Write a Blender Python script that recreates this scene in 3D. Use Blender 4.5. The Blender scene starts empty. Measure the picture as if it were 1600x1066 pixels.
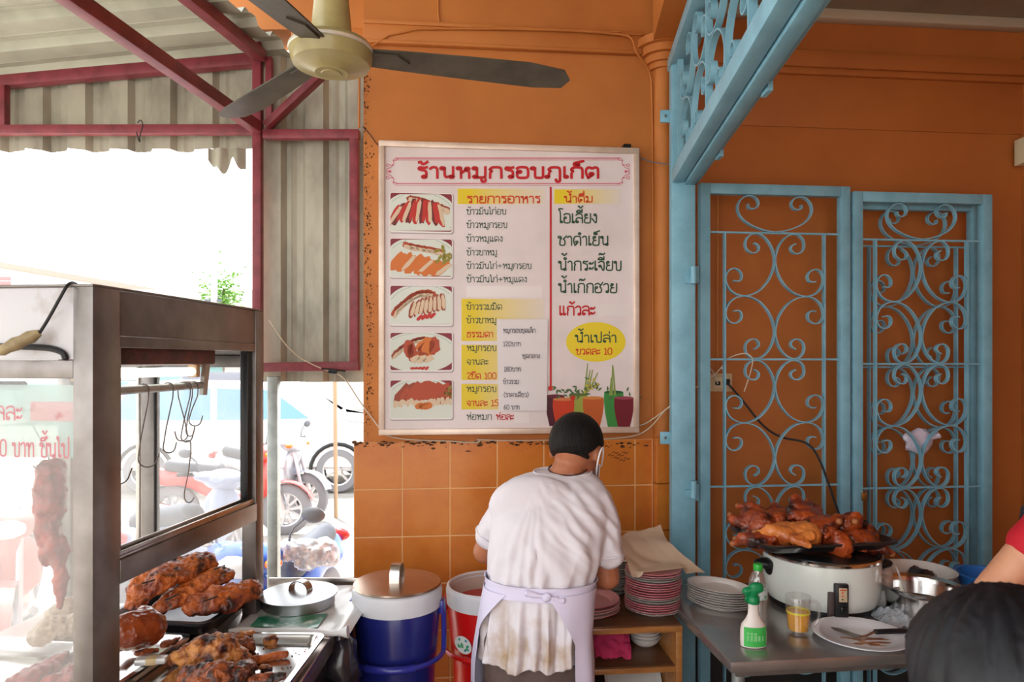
import bpy, bmesh, math, random
from mathutils import Vector, Matrix, noise
random.seed(11)
SC = bpy.context.scene
COL = SC.collection
V = Vector
# ---------------------------------------------------------------- camera, sky, sun, exposure
EYE = 1.65
FPX = 1600 * 24 / 36
cam = bpy.data.cameras.new('camera')
cam.sensor_width = 36; cam.lens = 24
cam.shift_y = 32 / 1600
cam.clip_start = 0.05; cam.clip_end = 200
cam.dof.use_dof = True; cam.dof.focus_distance = 2.6; cam.dof.aperture_fstop = 8
cam_ob = bpy.data.objects.new('camera', cam); COL.objects.link(cam_ob)
cam_ob.location = (0, 0, EYE); cam_ob.rotation_euler = (math.pi / 2, 0, 0)
SC.camera = cam_ob

world = bpy.data.worlds.new('sky'); SC.world = world
world.use_nodes = True
wn = world.node_tree.nodes; wl = world.node_tree.links
bg = wn['Background']
wtc = wn.new('ShaderNodeTexCoord'); wsep = wn.new('ShaderNodeSeparateXYZ')
wramp = wn.new('ShaderNodeValToRGB')
wl.new(wtc.outputs['Generated'], wsep.inputs[0]); wl.new(wsep.outputs['Z'], wramp.inputs[0])
wramp.color_ramp.elements[0].position = 0.0; wramp.color_ramp.elements[0].color = (1, 0.97, 0.94, 1)
wramp.color_ramp.elements[1].position = 0.9; wramp.color_ramp.elements[1].color = (0.86, 0.93, 1, 1)
wl.new(wramp.outputs[0], bg.inputs[0])
bg.inputs[1].default_value = 3.1

sun_d = bpy.data.lights.new('sun', 'SUN'); sun_d.energy = 13.0; sun_d.angle = 0.02; sun_d.color = (1, 0.95, 0.86)
sun = bpy.data.objects.new('sun', sun_d); COL.objects.link(sun)
sun.rotation_euler = V((0.22, -0.34, -1.0)).to_track_quat('-Z', 'Y').to_euler()
sun.location = (-6, 2, 8)

SC.view_settings.view_transform = 'Standard'; SC.view_settings.look = 'None'
SC.view_settings.exposure = 0.18; SC.view_settings.gamma = 1.0
SC.view_settings.use_curve_mapping = False

# ---------------------------------------------------------------- helpers
def P(px, py, d):
    "the point of the place that stands at depth d behind this spot of the photograph"
    return V(((px - 800) / FPX * d, d, EYE - (py - 565) / FPX * d))
TW = 0.095
WA = math.atan(TW); CW, SW = math.cos(WA), math.sin(WA)
UDIR = V((CW, SW, 0)); VDIR = V((-SW, CW, 0))
WO = V(((600 - 800) / FPX * 2.9, 2.9, 0))
WM = Matrix(((CW, -SW, 0, WO.x), (SW, CW, 0, WO.y), (0, 0, 1, 0), (0, 0, 0, 1)))
def W(px, py, off=0.0):
    "wall coordinates (along the wall, depth behind its face, height); off metres in front of the wall's face"
    k = (px - 800) / FPX
    Y = (WO.dot(VDIR) - off) / (k * VDIR.x + VDIR.y)
    p = V((k * Y, Y, 0))
    return V(((p - WO).dot(UDIR), -off, EYE - (py - 565) / FPX * Y))
def PW(px, py, off=0.0):
    return WM @ W(px, py, off)

def lin(c):
    def f(x):
        x /= 255.0
        return x / 12.92 if x <= 0.04045 else ((x + 0.055) / 1.055) ** 2.4
    return (f(c[0]), f(c[1]), f(c[2]), 1)
MATS = {}
def mat(name, col, rough=0.5, metal=0.0, col2=None, nscale=8.0, mix=(0.4, 0.65), detail=4, bump=0.0, bscale=40.0,
        coat=0.0, trans=0.0, alpha=1.0, emit=0.0, ior=1.45, stretch=None, sub=0.0, col3=None, n3=30.0, mix3=(.55, .7), spec=.5):
    if name in MATS: return MATS[name]
    m = bpy.data.materials.new(name); m.use_nodes = True
    nt = m.node_tree; N = nt.nodes; L = nt.links; b = N['Principled BSDF']
    b.inputs['Base Color'].default_value = lin(col)
    b.inputs['Roughness'].default_value = rough; b.inputs['Metallic'].default_value = metal
    b.inputs['Coat Weight'].default_value = coat; b.inputs['Coat Roughness'].default_value = 0.12
    b.inputs['Transmission Weight'].default_value = trans; b.inputs['Alpha'].default_value = alpha
    b.inputs['IOR'].default_value = ior
    if sub: b.inputs['Subsurface Weight'].default_value = sub; b.inputs['Subsurface Radius'].default_value = (0.01, 0.004, 0.002)
    if emit:
        b.inputs['Emission Color'].default_value = lin(col); b.inputs['Emission Strength'].default_value = emit
    tc = N.new('ShaderNodeTexCoord'); mp = N.new('ShaderNodeMapping'); L.new(tc.outputs['Object'], mp.inputs[0])
    if stretch: mp.inputs['Scale'].default_value = stretch
    if col2:
        n = N.new('ShaderNodeTexNoise'); n.inputs['Scale'].default_value = nscale; n.inputs['Detail'].default_value = detail
        n.inputs['Roughness'].default_value = 0.6
        L.new(mp.outputs[0], n.inputs['Vector'])
        r = N.new('ShaderNodeValToRGB')
        r.color_ramp.elements[0].position = mix[0]; r.color_ramp.elements[0].color = lin(col)
        r.color_ramp.elements[1].position = mix[1]; r.color_ramp.elements[1].color = lin(col2)
        L.new(n.outputs[0], r.inputs[0]); L.new(r.outputs[0], b.inputs['Base Color'])
    b.inputs['Specular IOR Level'].default_value = spec
    if col3:
        n4 = N.new('ShaderNodeTexNoise'); n4.inputs['Scale'].default_value = n3; n4.inputs['Detail'].default_value = 6
        r4 = N.new('ShaderNodeValToRGB'); r4.color_ramp.elements[0].position = mix3[0]; r4.color_ramp.elements[1].position = mix3[1]
        x4 = N.new('ShaderNodeMix'); x4.data_type = 'RGBA'; L.new(mp.outputs[0], n4.inputs['Vector']); L.new(n4.outputs[0], r4.inputs[0]); L.new(r4.outputs[0], x4.inputs[0])
        L.new(r.outputs[0], x4.inputs[6]); x4.inputs[7].default_value = lin(col3); L.new(x4.outputs[2], b.inputs['Base Color'])
    if bump:
        n2 = N.new('ShaderNodeTexNoise'); n2.inputs['Scale'].default_value = bscale; n2.inputs['Detail'].default_value = 5
        L.new(mp.outputs[0], n2.inputs['Vector'])
        bp = N.new('ShaderNodeBump'); bp.inputs['Strength'].default_value = bump; bp.inputs['Distance'].default_value = 0.01
        L.new(n2.outputs[0], bp.inputs['Height']); L.new(bp.outputs[0], b.inputs['Normal'])
    MATS[name] = m
    return m

def dusty(name, col, veil, gloss=.04):
    "glass or film with a dusty skin that glows when the light stands behind it"
    m = bpy.data.materials.new(name); m.use_nodes = True; N = m.node_tree.nodes; L = m.node_tree.links
    N.remove(N['Principled BSDF']); out = N['Material Output']
    t = N.new('ShaderNodeBsdfTransparent'); tl = N.new('ShaderNodeBsdfTranslucent'); df = N.new('ShaderNodeBsdfDiffuse'); gl = N.new('ShaderNodeBsdfGlossy')
    gl.inputs['Roughness'].default_value = .06
    nz = N.new('ShaderNodeTexNoise'); nz.inputs['Scale'].default_value = 5; mr = N.new('ShaderNodeMapRange'); mr.inputs[3].default_value = veil * .75; mr.inputs[4].default_value = veil * 1.25
    tc = N.new('ShaderNodeTexCoord'); L.new(tc.outputs['Object'], nz.inputs['Vector']); L.new(nz.outputs[0], mr.inputs[0])
    tl.inputs[0].default_value = lin(col); df.inputs[0].default_value = lin(col)
    a = N.new('ShaderNodeMixShader'); a.inputs[0].default_value = .3; L.new(tl.outputs[0], a.inputs[1]); L.new(df.outputs[0], a.inputs[2])
    b = N.new('ShaderNodeMixShader'); L.new(mr.outputs[0], b.inputs[0]); L.new(t.outputs[0], b.inputs[1]); L.new(a.outputs[0], b.inputs[2])
    c = N.new('ShaderNodeMixShader'); c.inputs[0].default_value = gloss; L.new(b.outputs[0], c.inputs[1]); L.new(gl.outputs[0], c.inputs[2]); L.new(c.outputs[0], out.inputs[0])
    MATS[name] = m; return m
WMAT = {}
def frame_of(o):
    return WMAT[o.name]
def tag(o, label, cat, group=None, kind=None):
    if label: o['label'] = label
    if cat: o['category'] = cat
    if group: o['group'] = group
    if kind: o['kind'] = kind
    return o
def thing(name, label, cat, loc=(0, 0, 0), rotz=0.0, group=None):
    o = bpy.data.objects.new(name, None); COL.objects.link(o)
    o.location = loc; o.rotation_euler = (0, 0, rotz); o.empty_display_size = 0.05
    WMAT[o.name] = Matrix.Translation(V(loc)) @ Matrix.Rotation(rotz, 4, 'Z')
    return tag(o, label, cat, group)

class MB:
    def __init__(s): s.bm = bmesh.new()
    def quad(s, pts):
        vs = [s.bm.verts.new(V(p)) for p in pts]
        return s.bm.faces.new(vs)
    def box(s, c, size, M=None, bevel=0.0, top=None):
        "box centred at c; top=(sx,sy) scales the upper face"
        hx, hy, hz = size[0] / 2, size[1] / 2, size[2] / 2
        c = V(c); vs = []
        for dz in (-1, 1):
            kx, ky = (top if (top and dz > 0) else (1, 1))
            for dx, dy in ((-1, -1), (1, -1), (1, 1), (-1, 1)):
                p = c + V((dx * hx * kx, dy * hy * ky, dz * hz))
                vs.append(s.bm.verts.new(M @ p if M else p))
        fs = [s.bm.faces.new([vs[i] for i in q]) for q in ((3, 2, 1, 0), (4, 5, 6, 7), (0, 1, 5, 4), (1, 2, 6, 5), (2, 3, 7, 6), (3, 0, 4, 7))]
        if bevel:
            es = list({e for f in fs for e in f.edges})
            bmesh.ops.bevel(s.bm, geom=es, offset=bevel, segments=2, affect='EDGES', profile=0.5)
        return s
    def ubox(s, u0, u1, v0, v1, z0, z1, bevel=0.0, M=None):
        return s.box(((u0 + u1) / 2, (v0 + v1) / 2, (z0 + z1) / 2), (abs(u1 - u0), abs(v1 - v0), abs(z1 - z0)), M or WM, bevel)
    def bar(s, p0, p1, w, h, up=(0, 0, 1), bevel=0.0):
        "straight beam from p0 to p1: w across, h along up"
        p0, p1 = V(p0), V(p1); d = (p1 - p0); L = d.length; d.normalize(); up = V(up)
        x = d.cross(up)
        if x.length < 1e-4: x = d.cross(V((1, 0, 0)))
        x.normalize(); y = x.cross(d)
        M = Matrix((( x.x, d.x, y.x, 0), (x.y, d.y, y.y, 0), (x.z, d.z, y.z, 0), (0, 0, 0, 1)))
        M.translation = (p0 + p1) / 2
        return s.box((0, 0, 0), (w, L, h), M, bevel)
    def tube(s, pts, r, n=8, closed=False, flat=None):
        "swept tube; r number or list; flat=(k, axis) squashes it"
        pts = [V(p) for p in pts]; m = len(pts); rings = []
        ref = V((0, 0, 1)); prev = None
        for i, p in enumerate(pts):
            a = pts[(i - 1) % m] if (closed or i > 0) else p
            b = pts[(i + 1) % m] if (closed or i < m - 1) else p
            t = (b - a)
            if t.length < 1e-9: t = V((0, 0, 1))
            t.normalize()
            if prev is None:
                x = t.cross(ref)
                if x.length < 1e-3: x = t.cross(V((1, 0, 0)))
            else:
                x = prev - t * prev.dot(t)
                if x.length < 1e-5: x = t.cross(ref)
            x.normalize(); prev = x; y = t.cross(x)
            rr = r[i] if isinstance(r, (list, tuple)) else r
            rings.append([s.bm.verts.new(p + x * rr * math.cos(2 * math.pi * j / n) + y * rr * math.sin(2 * math.pi * j / n)) for j in range(n)])
        for i in range(m if closed else m - 1):
            A, B = rings[i], rings[(i + 1) % m]
            for j in range(n):
                s.bm.faces.new((A[j], A[(j + 1) % n], B[(j + 1) % n], B[j]))
        if not closed:
            s.bm.faces.new(rings[0][::-1]); s.bm.faces.new(rings[-1])
        return s
    def strap(s, pts, wid, th):
        "flat bar bent along pts; wid = vector across its breadth, th thickness in the plane of the bend"
        pts = [V(p) for p in pts]; wid = V(wid); h = wid / 2; m = len(pts); R = []
        for i, p in enumerate(pts):
            t = pts[min(i + 1, m - 1)] - pts[max(i - 1, 0)]; t.normalize()
            n = t.cross(wid); n.normalize(); n *= th / 2
            R.append([s.bm.verts.new(q) for q in (p - h - n, p + h - n, p + h + n, p - h + n)])
        for i in range(m - 1):
            for j in range(4):
                s.bm.faces.new((R[i][j], R[i][(j + 1) % 4], R[i + 1][(j + 1) % 4], R[i + 1][j]))
        s.bm.faces.new(R[0][::-1]); s.bm.faces.new(R[-1])
        return s
    def lathe(s, prof, c=(0, 0, 0), n=40, sx=1.0, sy=1.0, M=None, cap=True):
        "turned shape: prof is (radius, height) from one end to the other"
        c = V(c); R = []
        for r, z in prof:
            ring = []
            for j in range(n):
                a = 2 * math.pi * j / n
                p = c + V((r * sx * math.cos(a), r * sy * math.sin(a), z))
                ring.append(s.bm.verts.new(M @ p if M else p))
            R.append(ring)
        for A, B in zip(R, R[1:]):
            for j in range(n):
                s.bm.faces.new((A[j], A[(j + 1) % n], B[(j + 1) % n], B[j]))
        if cap:
            s.bm.faces.new(R[0][::-1]); s.bm.faces.new(R[-1])
        return s
    def ball(s, c, r, sub=2, M=None):
        "ellipsoid: r number or (rx,ry,rz); M turns it about its centre"
        r = (r, r, r) if isinstance(r, (int, float)) else r
        T = Matrix.Translation(V(c)) @ (M or Matrix.Identity(4)) @ Matrix.Diagonal((r[0], r[1], r[2], 1))
        bmesh.ops.create_icosphere(s.bm, subdivisions=sub, radius=1.0, matrix=T)
        return s
    def limb(s, p0, r0, p1, r1, sub=2):
        p0, p1 = V(p0), V(p1); L = (p1 - p0).length
        n = max(2, int(L / (min(r0, r1) * 0.45)) + 1)
        for i in range(n + 1):
            t = i / n
            s.ball(p0.lerp(p1, t), r0 + (r1 - r0) * t, sub)
        return s
    def rings(s, R, cap0=False, cap1=True):
        Q = [[s.bm.verts.new(V(p)) for p in r] for r in R]
        n = len(Q[0])
        for A, B in zip(Q, Q[1:]):
            for j in range(n): s.bm.faces.new((A[j], A[(j + 1) % n], B[(j + 1) % n], B[j]))
        if cap0: s.bm.faces.new(Q[0][::-1])
        if cap1: s.bm.faces.new(Q[-1])
        return s
    def prism(s, poly, z0, z1, M=None):
        a = [s.bm.verts.new((M @ V((x, y, z0))) if M else V((x, y, z0))) for x, y in poly]
        b = [s.bm.verts.new((M @ V((x, y, z1))) if M else V((x, y, z1))) for x, y in poly]
        n = len(poly)
        s.bm.faces.new(a[::-1]); s.bm.faces.new(b)
        for i in range(n): s.bm.faces.new((a[i], a[(i + 1) % n], b[(i + 1) % n], b[i]))
        return s
    def grid(s, f, nu, nv, close_u=False):
        "sheet: f(i/nu, j/nv) -> point"
        R = [[s.bm.verts.new(V(f(i / nu, j / nv))) for j in range(nv + 1)] for i in range(nu + (0 if close_u else 1))]
        m = len(R)
        for i in range(m if close_u else m - 1):
            for j in range(nv):
                s.bm.faces.new((R[i][j], R[(i + 1) % m][j], R[(i + 1) % m][j + 1], R[i][j + 1]))
        return s
    def warp(s, f):
        for v in s.bm.verts: v.co = f(v.co)
        return s
    def build(s, name, m, parent=None, angle=40, solid=0.0):
        if solid:
            bmesh.ops.recalc_face_normals(s.bm, faces=s.bm.faces)
            bmesh.ops.solidify(s.bm, geom=list(s.bm.faces), thickness=solid)
        bmesh.ops.recalc_face_normals(s.bm, faces=s.bm.faces)
        F = Matrix.Identity(4)
        if parent is not None:
            F = frame_of(parent); s.bm.transform(F.inverted())
        me = bpy.data.meshes.new(name); s.bm.to_mesh(me); s.bm.free()
        for p in me.polygons: p.use_smooth = True
        me.set_sharp_from_angle(angle=math.radians(angle))
        if m: me.materials.append(m)
        o = bpy.data.objects.new(name, me); COL.objects.link(o)
        if parent is not None: o.parent = parent
        WMAT[o.name] = F
        return o
    def fuse(s, voxel, smooth=4, disp=None):
        "grow everything in here together into one continuous skin"
        me = bpy.data.meshes.new('t'); s.bm.to_mesh(me); s.bm.free()
        o = bpy.data.objects.new('t', me); COL.objects.link(o)
        r = o.modifiers.new('r', 'REMESH'); r.mode = 'VOXEL'; r.voxel_size = voxel
        if smooth:
            q = o.modifiers.new('s', 'SMOOTH'); q.factor = 0.5; q.iterations = smooth
        dg = bpy.context.evaluated_depsgraph_get()
        m2 = bpy.data.meshes.new_from_object(o.evaluated_get(dg))
        bpy.data.objects.remove(o); bpy.data.meshes.remove(me)
        s.bm = bmesh.new(); s.bm.from_mesh(m2); bpy.data.meshes.remove(m2)
        if disp:
            s.bm.normal_update()
            for v, d in [(v, disp(v.co, v.normal)) for v in s.bm.verts]:
                v.co += d if isinstance(d, Vector) else v.normal * d
        return s
def struct(name, mb, m, angle=40, **k):
    o = mb.build(name, m, None, angle); o['kind'] = 'structure'
    return o
def dup(root, loc=None, rot=None, label=None, scale=None):
    c = root.copy(); COL.objects.link(c)
    if loc is not None: c.location = loc
    if rot is not None: c.rotation_euler = rot
    if scale is not None: c.scale = (scale,) * 3 if isinstance(scale, (int, float)) else scale
    if label: c['label'] = label
    for ch in root.children:
        a = ch.copy(); COL.objects.link(a); a.parent = c
        for g in ch.children:
            b = g.copy(); COL.objects.link(b); b.parent = a
    return c
def chaikin(p, it=2):
    p = [V(q) for q in p]
    for _ in range(it):
        if len(p) < 3: return p
        o = [p[0]]
        for a, b in zip(p, p[1:]):
            o += [a.lerp(b, .25), a.lerp(b, .75)]
        o.append(p[-1]); p = o
    return p
def arc(c, r, a0, a1, n=16, ax=V((1, 0, 0)), ay=V((0, 0, 1))):
    c = V(c)
    return [c + ax * r * math.cos(math.radians(a0 + (a1 - a0) * i / n)) + ay * r * math.sin(math.radians(a0 + (a1 - a0) * i / n)) for i in range(n + 1)]
def rrect(w, l, r, z, M=None, n=5, wav=None):
    o = []
    for cx, cy, a in ((w / 2 - r, l / 2 - r, 0), (-w / 2 + r, l / 2 - r, 90), (-w / 2 + r, -l / 2 + r, 180), (w / 2 - r, -l / 2 + r, 270)):
        for i in range(n + 1):
            t = math.radians(a + 90 * i / n); p = V((cx + r * math.cos(t), cy + r * math.sin(t), z)); o.append(M @ p if M else p)
    return o
def rotz(a): return Matrix.Rotation(a, 4, 'Z')
def R3(x, y, z): return Matrix.Rotation(math.radians(z), 4, 'Z') @ Matrix.Rotation(math.radians(y), 4, 'Y') @ Matrix.Rotation(math.radians(x), 4, 'X')

# ---------------------------------------------------------------- lettering: pen strokes for Thai letters and figures
def _o(x, y, r): return [(x + r * math.cos(2 * math.pi * i / 10), y + r * math.sin(2 * math.pi * i / 10)) for i in range(11)]
GL = {
 'ก': (.66, ['.1,0 .1,.52 .2,.64 .06,.74 .16,.96 .34,1 .54,.95 .57,.75 .57,0']),
 'ข': (.6, ['o.1,.88,.1', '.2,.9 .26,.74 .14,.6 .13,.06 .24,0 .42,0 .52,.06 .52,1']),
 'ช': (.64, ['o.1,.88,.1', '.2,.9 .26,.74 .14,.6 .12,.06 .22,0 .4,0 .5,.08 .5,.55 .36,.7 .5,.82 .62,1.02']),
 'ค': (.66, ['.12,0 .06,.5 .1,.92 .33,1 .54,.95 .57,.75 .57,0', '.12,0 .16,.25 .26,.36', 'o.33,.44,.09']),
 'ด': (.66, ['.16,0 .05,.45 .1,.92 .33,1 .54,.95 .57,.75 .57,0', '.16,0 .34,.26', 'o.3,.36,.09']),
 'ต': (.68, ['.16,0 .05,.45 .08,.9 .22,1 .33,.86 .44,1 .57,.92 .58,.7 .58,0', '.16,0 .34,.26', 'o.3,.36,.09']),
 'จ': (.56, ['o.16,.46,.09', '.24,.42 .36,0 .46,0 .48,.75 .42,.95 .25,1 .06,.84']),
 'ง': (.48, ['o.27,.88,.09', '.36,.86 .38,.55 .37,.02 .28,.02 .04,.48']),
 'ท': (.66, ['o.12,.88,.09', '.21,.9 .21,0', '.21,.5 .34,.92 .46,1 .57,.9 .57,0']),
 'ธ': (.56, ['.5,.98 .3,.9 .14,1 .05,.86 .14,.7 .42,.68 .5,.56 .48,.06 .4,0 .12,0 .08,.06 .08,.5']),
 'น': (.68, ['o.12,.88,.09', '.21,.9 .21,0 .46,.18', '.56,1 .56,.1', 'o.5,.1,.09']),
 'บ': (.64, ['o.12,.88,.09', '.21,.9 .21,.06 .28,0 .48,0 .55,.06 .55,1']),
 'ป': (.64, ['o.12,.88,.09', '.21,.9 .21,.06 .28,0 .48,0 .55,.06 .55,1.42']),
 'ม': (.66, ['o.12,.88,.09', '.21,.9 .21,.1', 'o.14,.1,.09', '.22,.04 .54,.04 .56,.1 .56,1']),
 'ย': (.62, ['o.2,.88,.09', '.11,.86 .1,.66 .2,.54 .32,.54', '.2,.54 .08,.42 .08,.06 .18,0 .44,0 .54,.06 .54,1']),
 'ร': (.5, ['.42,.98 .3,.9 .12,1 .06,.78 .36,.68 .4,.5 .39,.1', 'o.31,.1,.09']),
 'ล': (.64, ['o.16,.12,.09', '.07,.14 .08,.48 .3,.6 .56,.44', '.06,.84 .2,1 .42,1 .55,.85 .56,0']),
 'ว': (.5, ['.05,.84 .2,1 .36,.96 .42,.78 .41,.1', 'o.32,.1,.09']),
 'ห': (.66, ['o.12,.88,.09', '.21,.9 .21,0', '.21,.42 .38,.7 .5,.62 .55,.5 .55,0', 'o.47,.84,.09', '.38,.7 .4,.78']),
 'อ': (.62, ['o.16,.56,.09', '.07,.52 .08,.06 .18,0 .42,0 .54,.08 .54,.85 .44,1 .16,1 .06,.86']),
 'ฮ': (.66, ['o.16,.56,.09', '.07,.52 .08,.06 .18,0 .42,0 .54,.08 .54,.5 .4,.62 .5,.8 .36,.98 .16,1 .06,.86', '.5,.8 .6,1 .64,1.12']),
 'ภ': (.72, ['o.08,.1,.08', '.16,.1 .16,.52 .26,.64 .12,.74 .22,.96 .4,1 .6,.95 .63,.75 .63,0']),
 'า': (.44, ['.05,.84 .16,1 .3,.96 .35,.78 .35,0']),
 'ะ': (.38, ['o.1,.74,.07', '.17,.7 .28,.68 .34,.88', 'o.1,.2,.07', '.17,.16 .28,.14 .34,.34']),
 'เ': (.3, ['.1,1 .1,.1', 'o.17,.1,.08']),
 'แ': (.56, ['.1,1 .1,.1', 'o.17,.1,.08', '.36,1 .36,.1', 'o.43,.1,.08']),
 'โ': (.38, ['o.26,.1,.08', '.18,.1 .18,1.28 .02,1.44 .1,1.56 .34,1.5']),
 'ไ': (.36, ['o.26,.1,.08', '.18,.1 .18,1.05 .1,1.52 .02,1.36 .1,1.22']),
 '0': (.6, ['.3,0 .1,.1 .07,.5 .1,1.1 .3,1.2 .5,1.1 .53,.5 .5,.1 .3,0']),
 '1': (.4, ['.08,1 .24,1.2 .24,0', '.08,0 .38,0']),
 '2': (.58, ['.08,.95 .12,1.16 .3,1.2 .5,1.1 .48,.8 .06,.02 .54,.02']),
 '5': (.58, ['.48,1.2 .14,1.2 .1,.7 .34,.76 .52,.6 .5,.1 .28,0 .06,.14']),
 '6': (.58, ['.46,1.18 .2,1.05 .06,.5 .1,.08 .3,0 .5,.1 .52,.5 .32,.68 .1,.5']),
 '8': (.58, ['.3,.64 .1,.8 .1,1.1 .3,1.2 .5,1.1 .5,.8 .3,.64 .06,.45 .08,.08 .3,0 .52,.08 .54,.45 .3,.64']),
 '+': (.66, ['.32,.25 .32,.85', '.06,.55 .58,.55']),
 '(': (.34, ['.3,1.35 .08,.9 .08,.2 .3,-.2']), ')': (.34, ['.04,1.35 .26,.9 .26,.2 .04,-.2']), ' ': (.4, []),
}
UP = {
 'ั': ['o-.36,1.24,.06', '-.3,1.18 -.16,1.18 -.02,1.42'],
 '็': ['o-.24,1.26,.06', '-.18,1.2 -.42,1.18 -.4,1.4 -.24,1.44 .0,1.58'],
 'ิ': ['-.5,1.16 -.42,1.34 -.26,1.4 -.06,1.16 -.5,1.16'],
 'ี': ['-.5,1.16 -.42,1.34 -.26,1.4 -.06,1.16 -.5,1.16', '-.06,1.14 -.06,1.48'],
 'ึ': ['-.5,1.16 -.42,1.34 -.26,1.4 -.06,1.16 -.5,1.16', 'o-.06,1.38,.07'],
 'ื': ['-.5,1.16 -.42,1.34 -.26,1.4 -.06,1.16 -.5,1.16', '-.06,1.14 -.06,1.48', '-.18,1.3 -.18,1.5'],
}
TONE = {'่': ['-.08,1.2 -.08,1.46'], '้': ['-.36,1.42 -.26,1.48 -.24,1.28 -.14,1.26 .0,1.48'],
        '๊': ['-.42,1.3 -.38,1.48 -.28,1.44 -.26,1.28 -.2,1.46 -.12,1.28 .0,1.5']}
DOWN = {'ุ': ['-.24,-.12 -.1,-.12 -.1,-.36'], 'ู': ['-.26,-.14 -.26,-.34 -.09,-.34 -.09,-.12']}
def strokes_of(text):
    out = []; x = 0.0; raised = False
    def put(items, dx, dy):
        for it in items:
            if it[0] == 'o':
                a = [float(q) for q in it[1:].split(',')]; out.append([(px + dx, py + dy) for px, py in _o(*a)])
            else:
                pts = [tuple(float(q) for q in t.split(',')) for t in it.split()]
                p = chaikin([(px + dx, py + dy, 0) for px, py in pts], 2) if len(pts) > 2 else [V((px + dx, py + dy, 0)) for px, py in pts]
                out.append([(q[0], q[1]) for q in p])
    for i, ch in enumerate(text):
        nxt = text[i + 1] if i + 1 < len(text) else ''
        if ch in UP: put(UP[ch], x - .05, 0); raised = True
        elif ch in TONE: put(TONE[ch], x - .05, (.36 if raised else (.34 if nxt == 'ำ' else 0)))
        elif ch in DOWN: put(DOWN[ch], x, 0)
        elif ch == 'ำ':
            put(['o-.16,1.26,.09'], x, 0); put(GL['า'][1], x, 0); x += GL['า'][0]; raised = False
        else:
            w, it = GL[ch]; put(it, x, 0); x += w; raised = False
    return out, x
def lettering(text, T, wid, hgt, weight=0.13, mb=None):
    "flat lettering: T(x, y) puts (0..wid, heights) on its surface; hgt = height of a plain letter, weight = pen width / hgt"
    mb = mb or MB(); st, tot = strokes_of(text)
    kx = wid / tot; hw = weight / 2
    asp = hgt / kx if kx else 1
    for s in st:
        n = len(s); L, Rr = [], []
        for i in range(n):
            a = s[max(i - 1, 0)]; b = s[min(i + 1, n - 1)]
            if s[0] == s[-1] or (abs(s[0][0]-s[-1][0])+abs(s[0][1]-s[-1][1]))<1e-6:
                a = s[i - 1] if i > 0 else s[n - 2]; b = s[i + 1] if i < n - 1 else s[1]
            tx, ty = (b[0] - a[0]) * kx, (b[1] - a[1]) * hgt
            l = math.hypot(tx, ty) or 1; nx, ny = -ty / l, tx / l
            ex = 0.0
            X, Y = s[i][0] * kx, s[i][1] * hgt
            if i == 0 and not (abs(s[0][0]-s[-1][0])+abs(s[0][1]-s[-1][1]))<1e-6: X -= tx / l * hw * hgt * .7; Y -= ty / l * hw * hgt * .7
            if i == n - 1 and not (abs(s[0][0]-s[-1][0])+abs(s[0][1]-s[-1][1]))<1e-6: X += tx / l * hw * hgt * .7; Y += ty / l * hw * hgt * .7
            L.append(mb.bm.verts.new(T(X + nx * hw * hgt, Y + ny * hw * hgt))); Rr.append(mb.bm.verts.new(T(X - nx * hw * hgt, Y - ny * hw * hgt)))
        for i in range(n - 1):
            mb.bm.faces.new((L[i], Rr[i], Rr[i + 1], L[i + 1]))
    return mb
# ---------------------------------------------------------------- materials of the place
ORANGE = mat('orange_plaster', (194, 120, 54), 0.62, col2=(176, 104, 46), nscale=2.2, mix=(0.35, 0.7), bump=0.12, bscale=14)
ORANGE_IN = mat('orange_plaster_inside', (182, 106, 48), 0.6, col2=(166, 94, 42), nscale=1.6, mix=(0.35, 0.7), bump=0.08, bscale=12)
TILE = mat('glazed_terracotta', (208, 126, 50), 0.28, col2=(196, 110, 42), nscale=6, bump=0.03, bscale=30, coat=0.12, spec=.35)
GROUT = mat('grout', (226, 176, 124), 0.9)
GRIME = mat('grime', (58, 42, 30), 0.95, col2=(110, 70, 36), nscale=30)
CONC = mat('street_concrete', (168, 162, 154), 0.9, col2=(146, 140, 134), nscale=3, bump=0.1, bscale=30)
FLOORM = mat('shop_floor', (150, 128, 108), 0.5, col2=(128, 108, 92), nscale=5)
CEILM = mat('ceiling_board', (150, 136, 116), 0.85, col2=(136, 122, 104), nscale=2)
COVE = mat('ceiling_cove', (186, 172, 150), 0.7)
SHEET = mat('corrugated_sheet', (176, 173, 156), 0.45, metal=0.15, col2=(124, 120, 108), nscale=5, mix=(0.42, 0.72), bump=0.05, stretch=(1, 1, .4))
ROOFM = mat('roof_sheet', (172, 174, 158), 0.4, metal=0.15, col2=(138, 138, 124), nscale=3, mix=(0.45, 0.75))
REDIRON = mat('red_oxide_iron', (138, 58, 68), 0.45, col2=(116, 46, 56), nscale=14)
GALV = mat('galvanised_steel', (176, 184, 182), 0.38, metal=0.6, col2=(150, 158, 158), nscale=16)
STEEL = mat('stainless_steel', (196, 190, 184), 0.28, metal=1.0, col2=(160, 152, 146), nscale=5, bump=0.02, bscale=60)
STEEL_D = mat('worn_stainless', (142, 137, 134), 0.36, metal=0.7, col2=(112, 106, 102), nscale=4, bump=0.03, bscale=50)
STEEL_S = mat('polished_steel', (214, 212, 210), 0.16, metal=1.0)
BLUEIRON = mat('blue_painted_iron', (128, 180, 200), 0.4, col2=(114, 164, 184), nscale=9, bump=0.06, bscale=40)
BLACKRUB = mat('black_rubber', (26, 26, 28), 0.6)
BLACKPL = mat('black_plastic', (22, 22, 24), 0.35)
WHITEPL = mat('white_plastic', (226, 226, 228), 0.4)
GREYPL = mat('grey_plastic', (92, 96, 104), 0.4)

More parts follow.
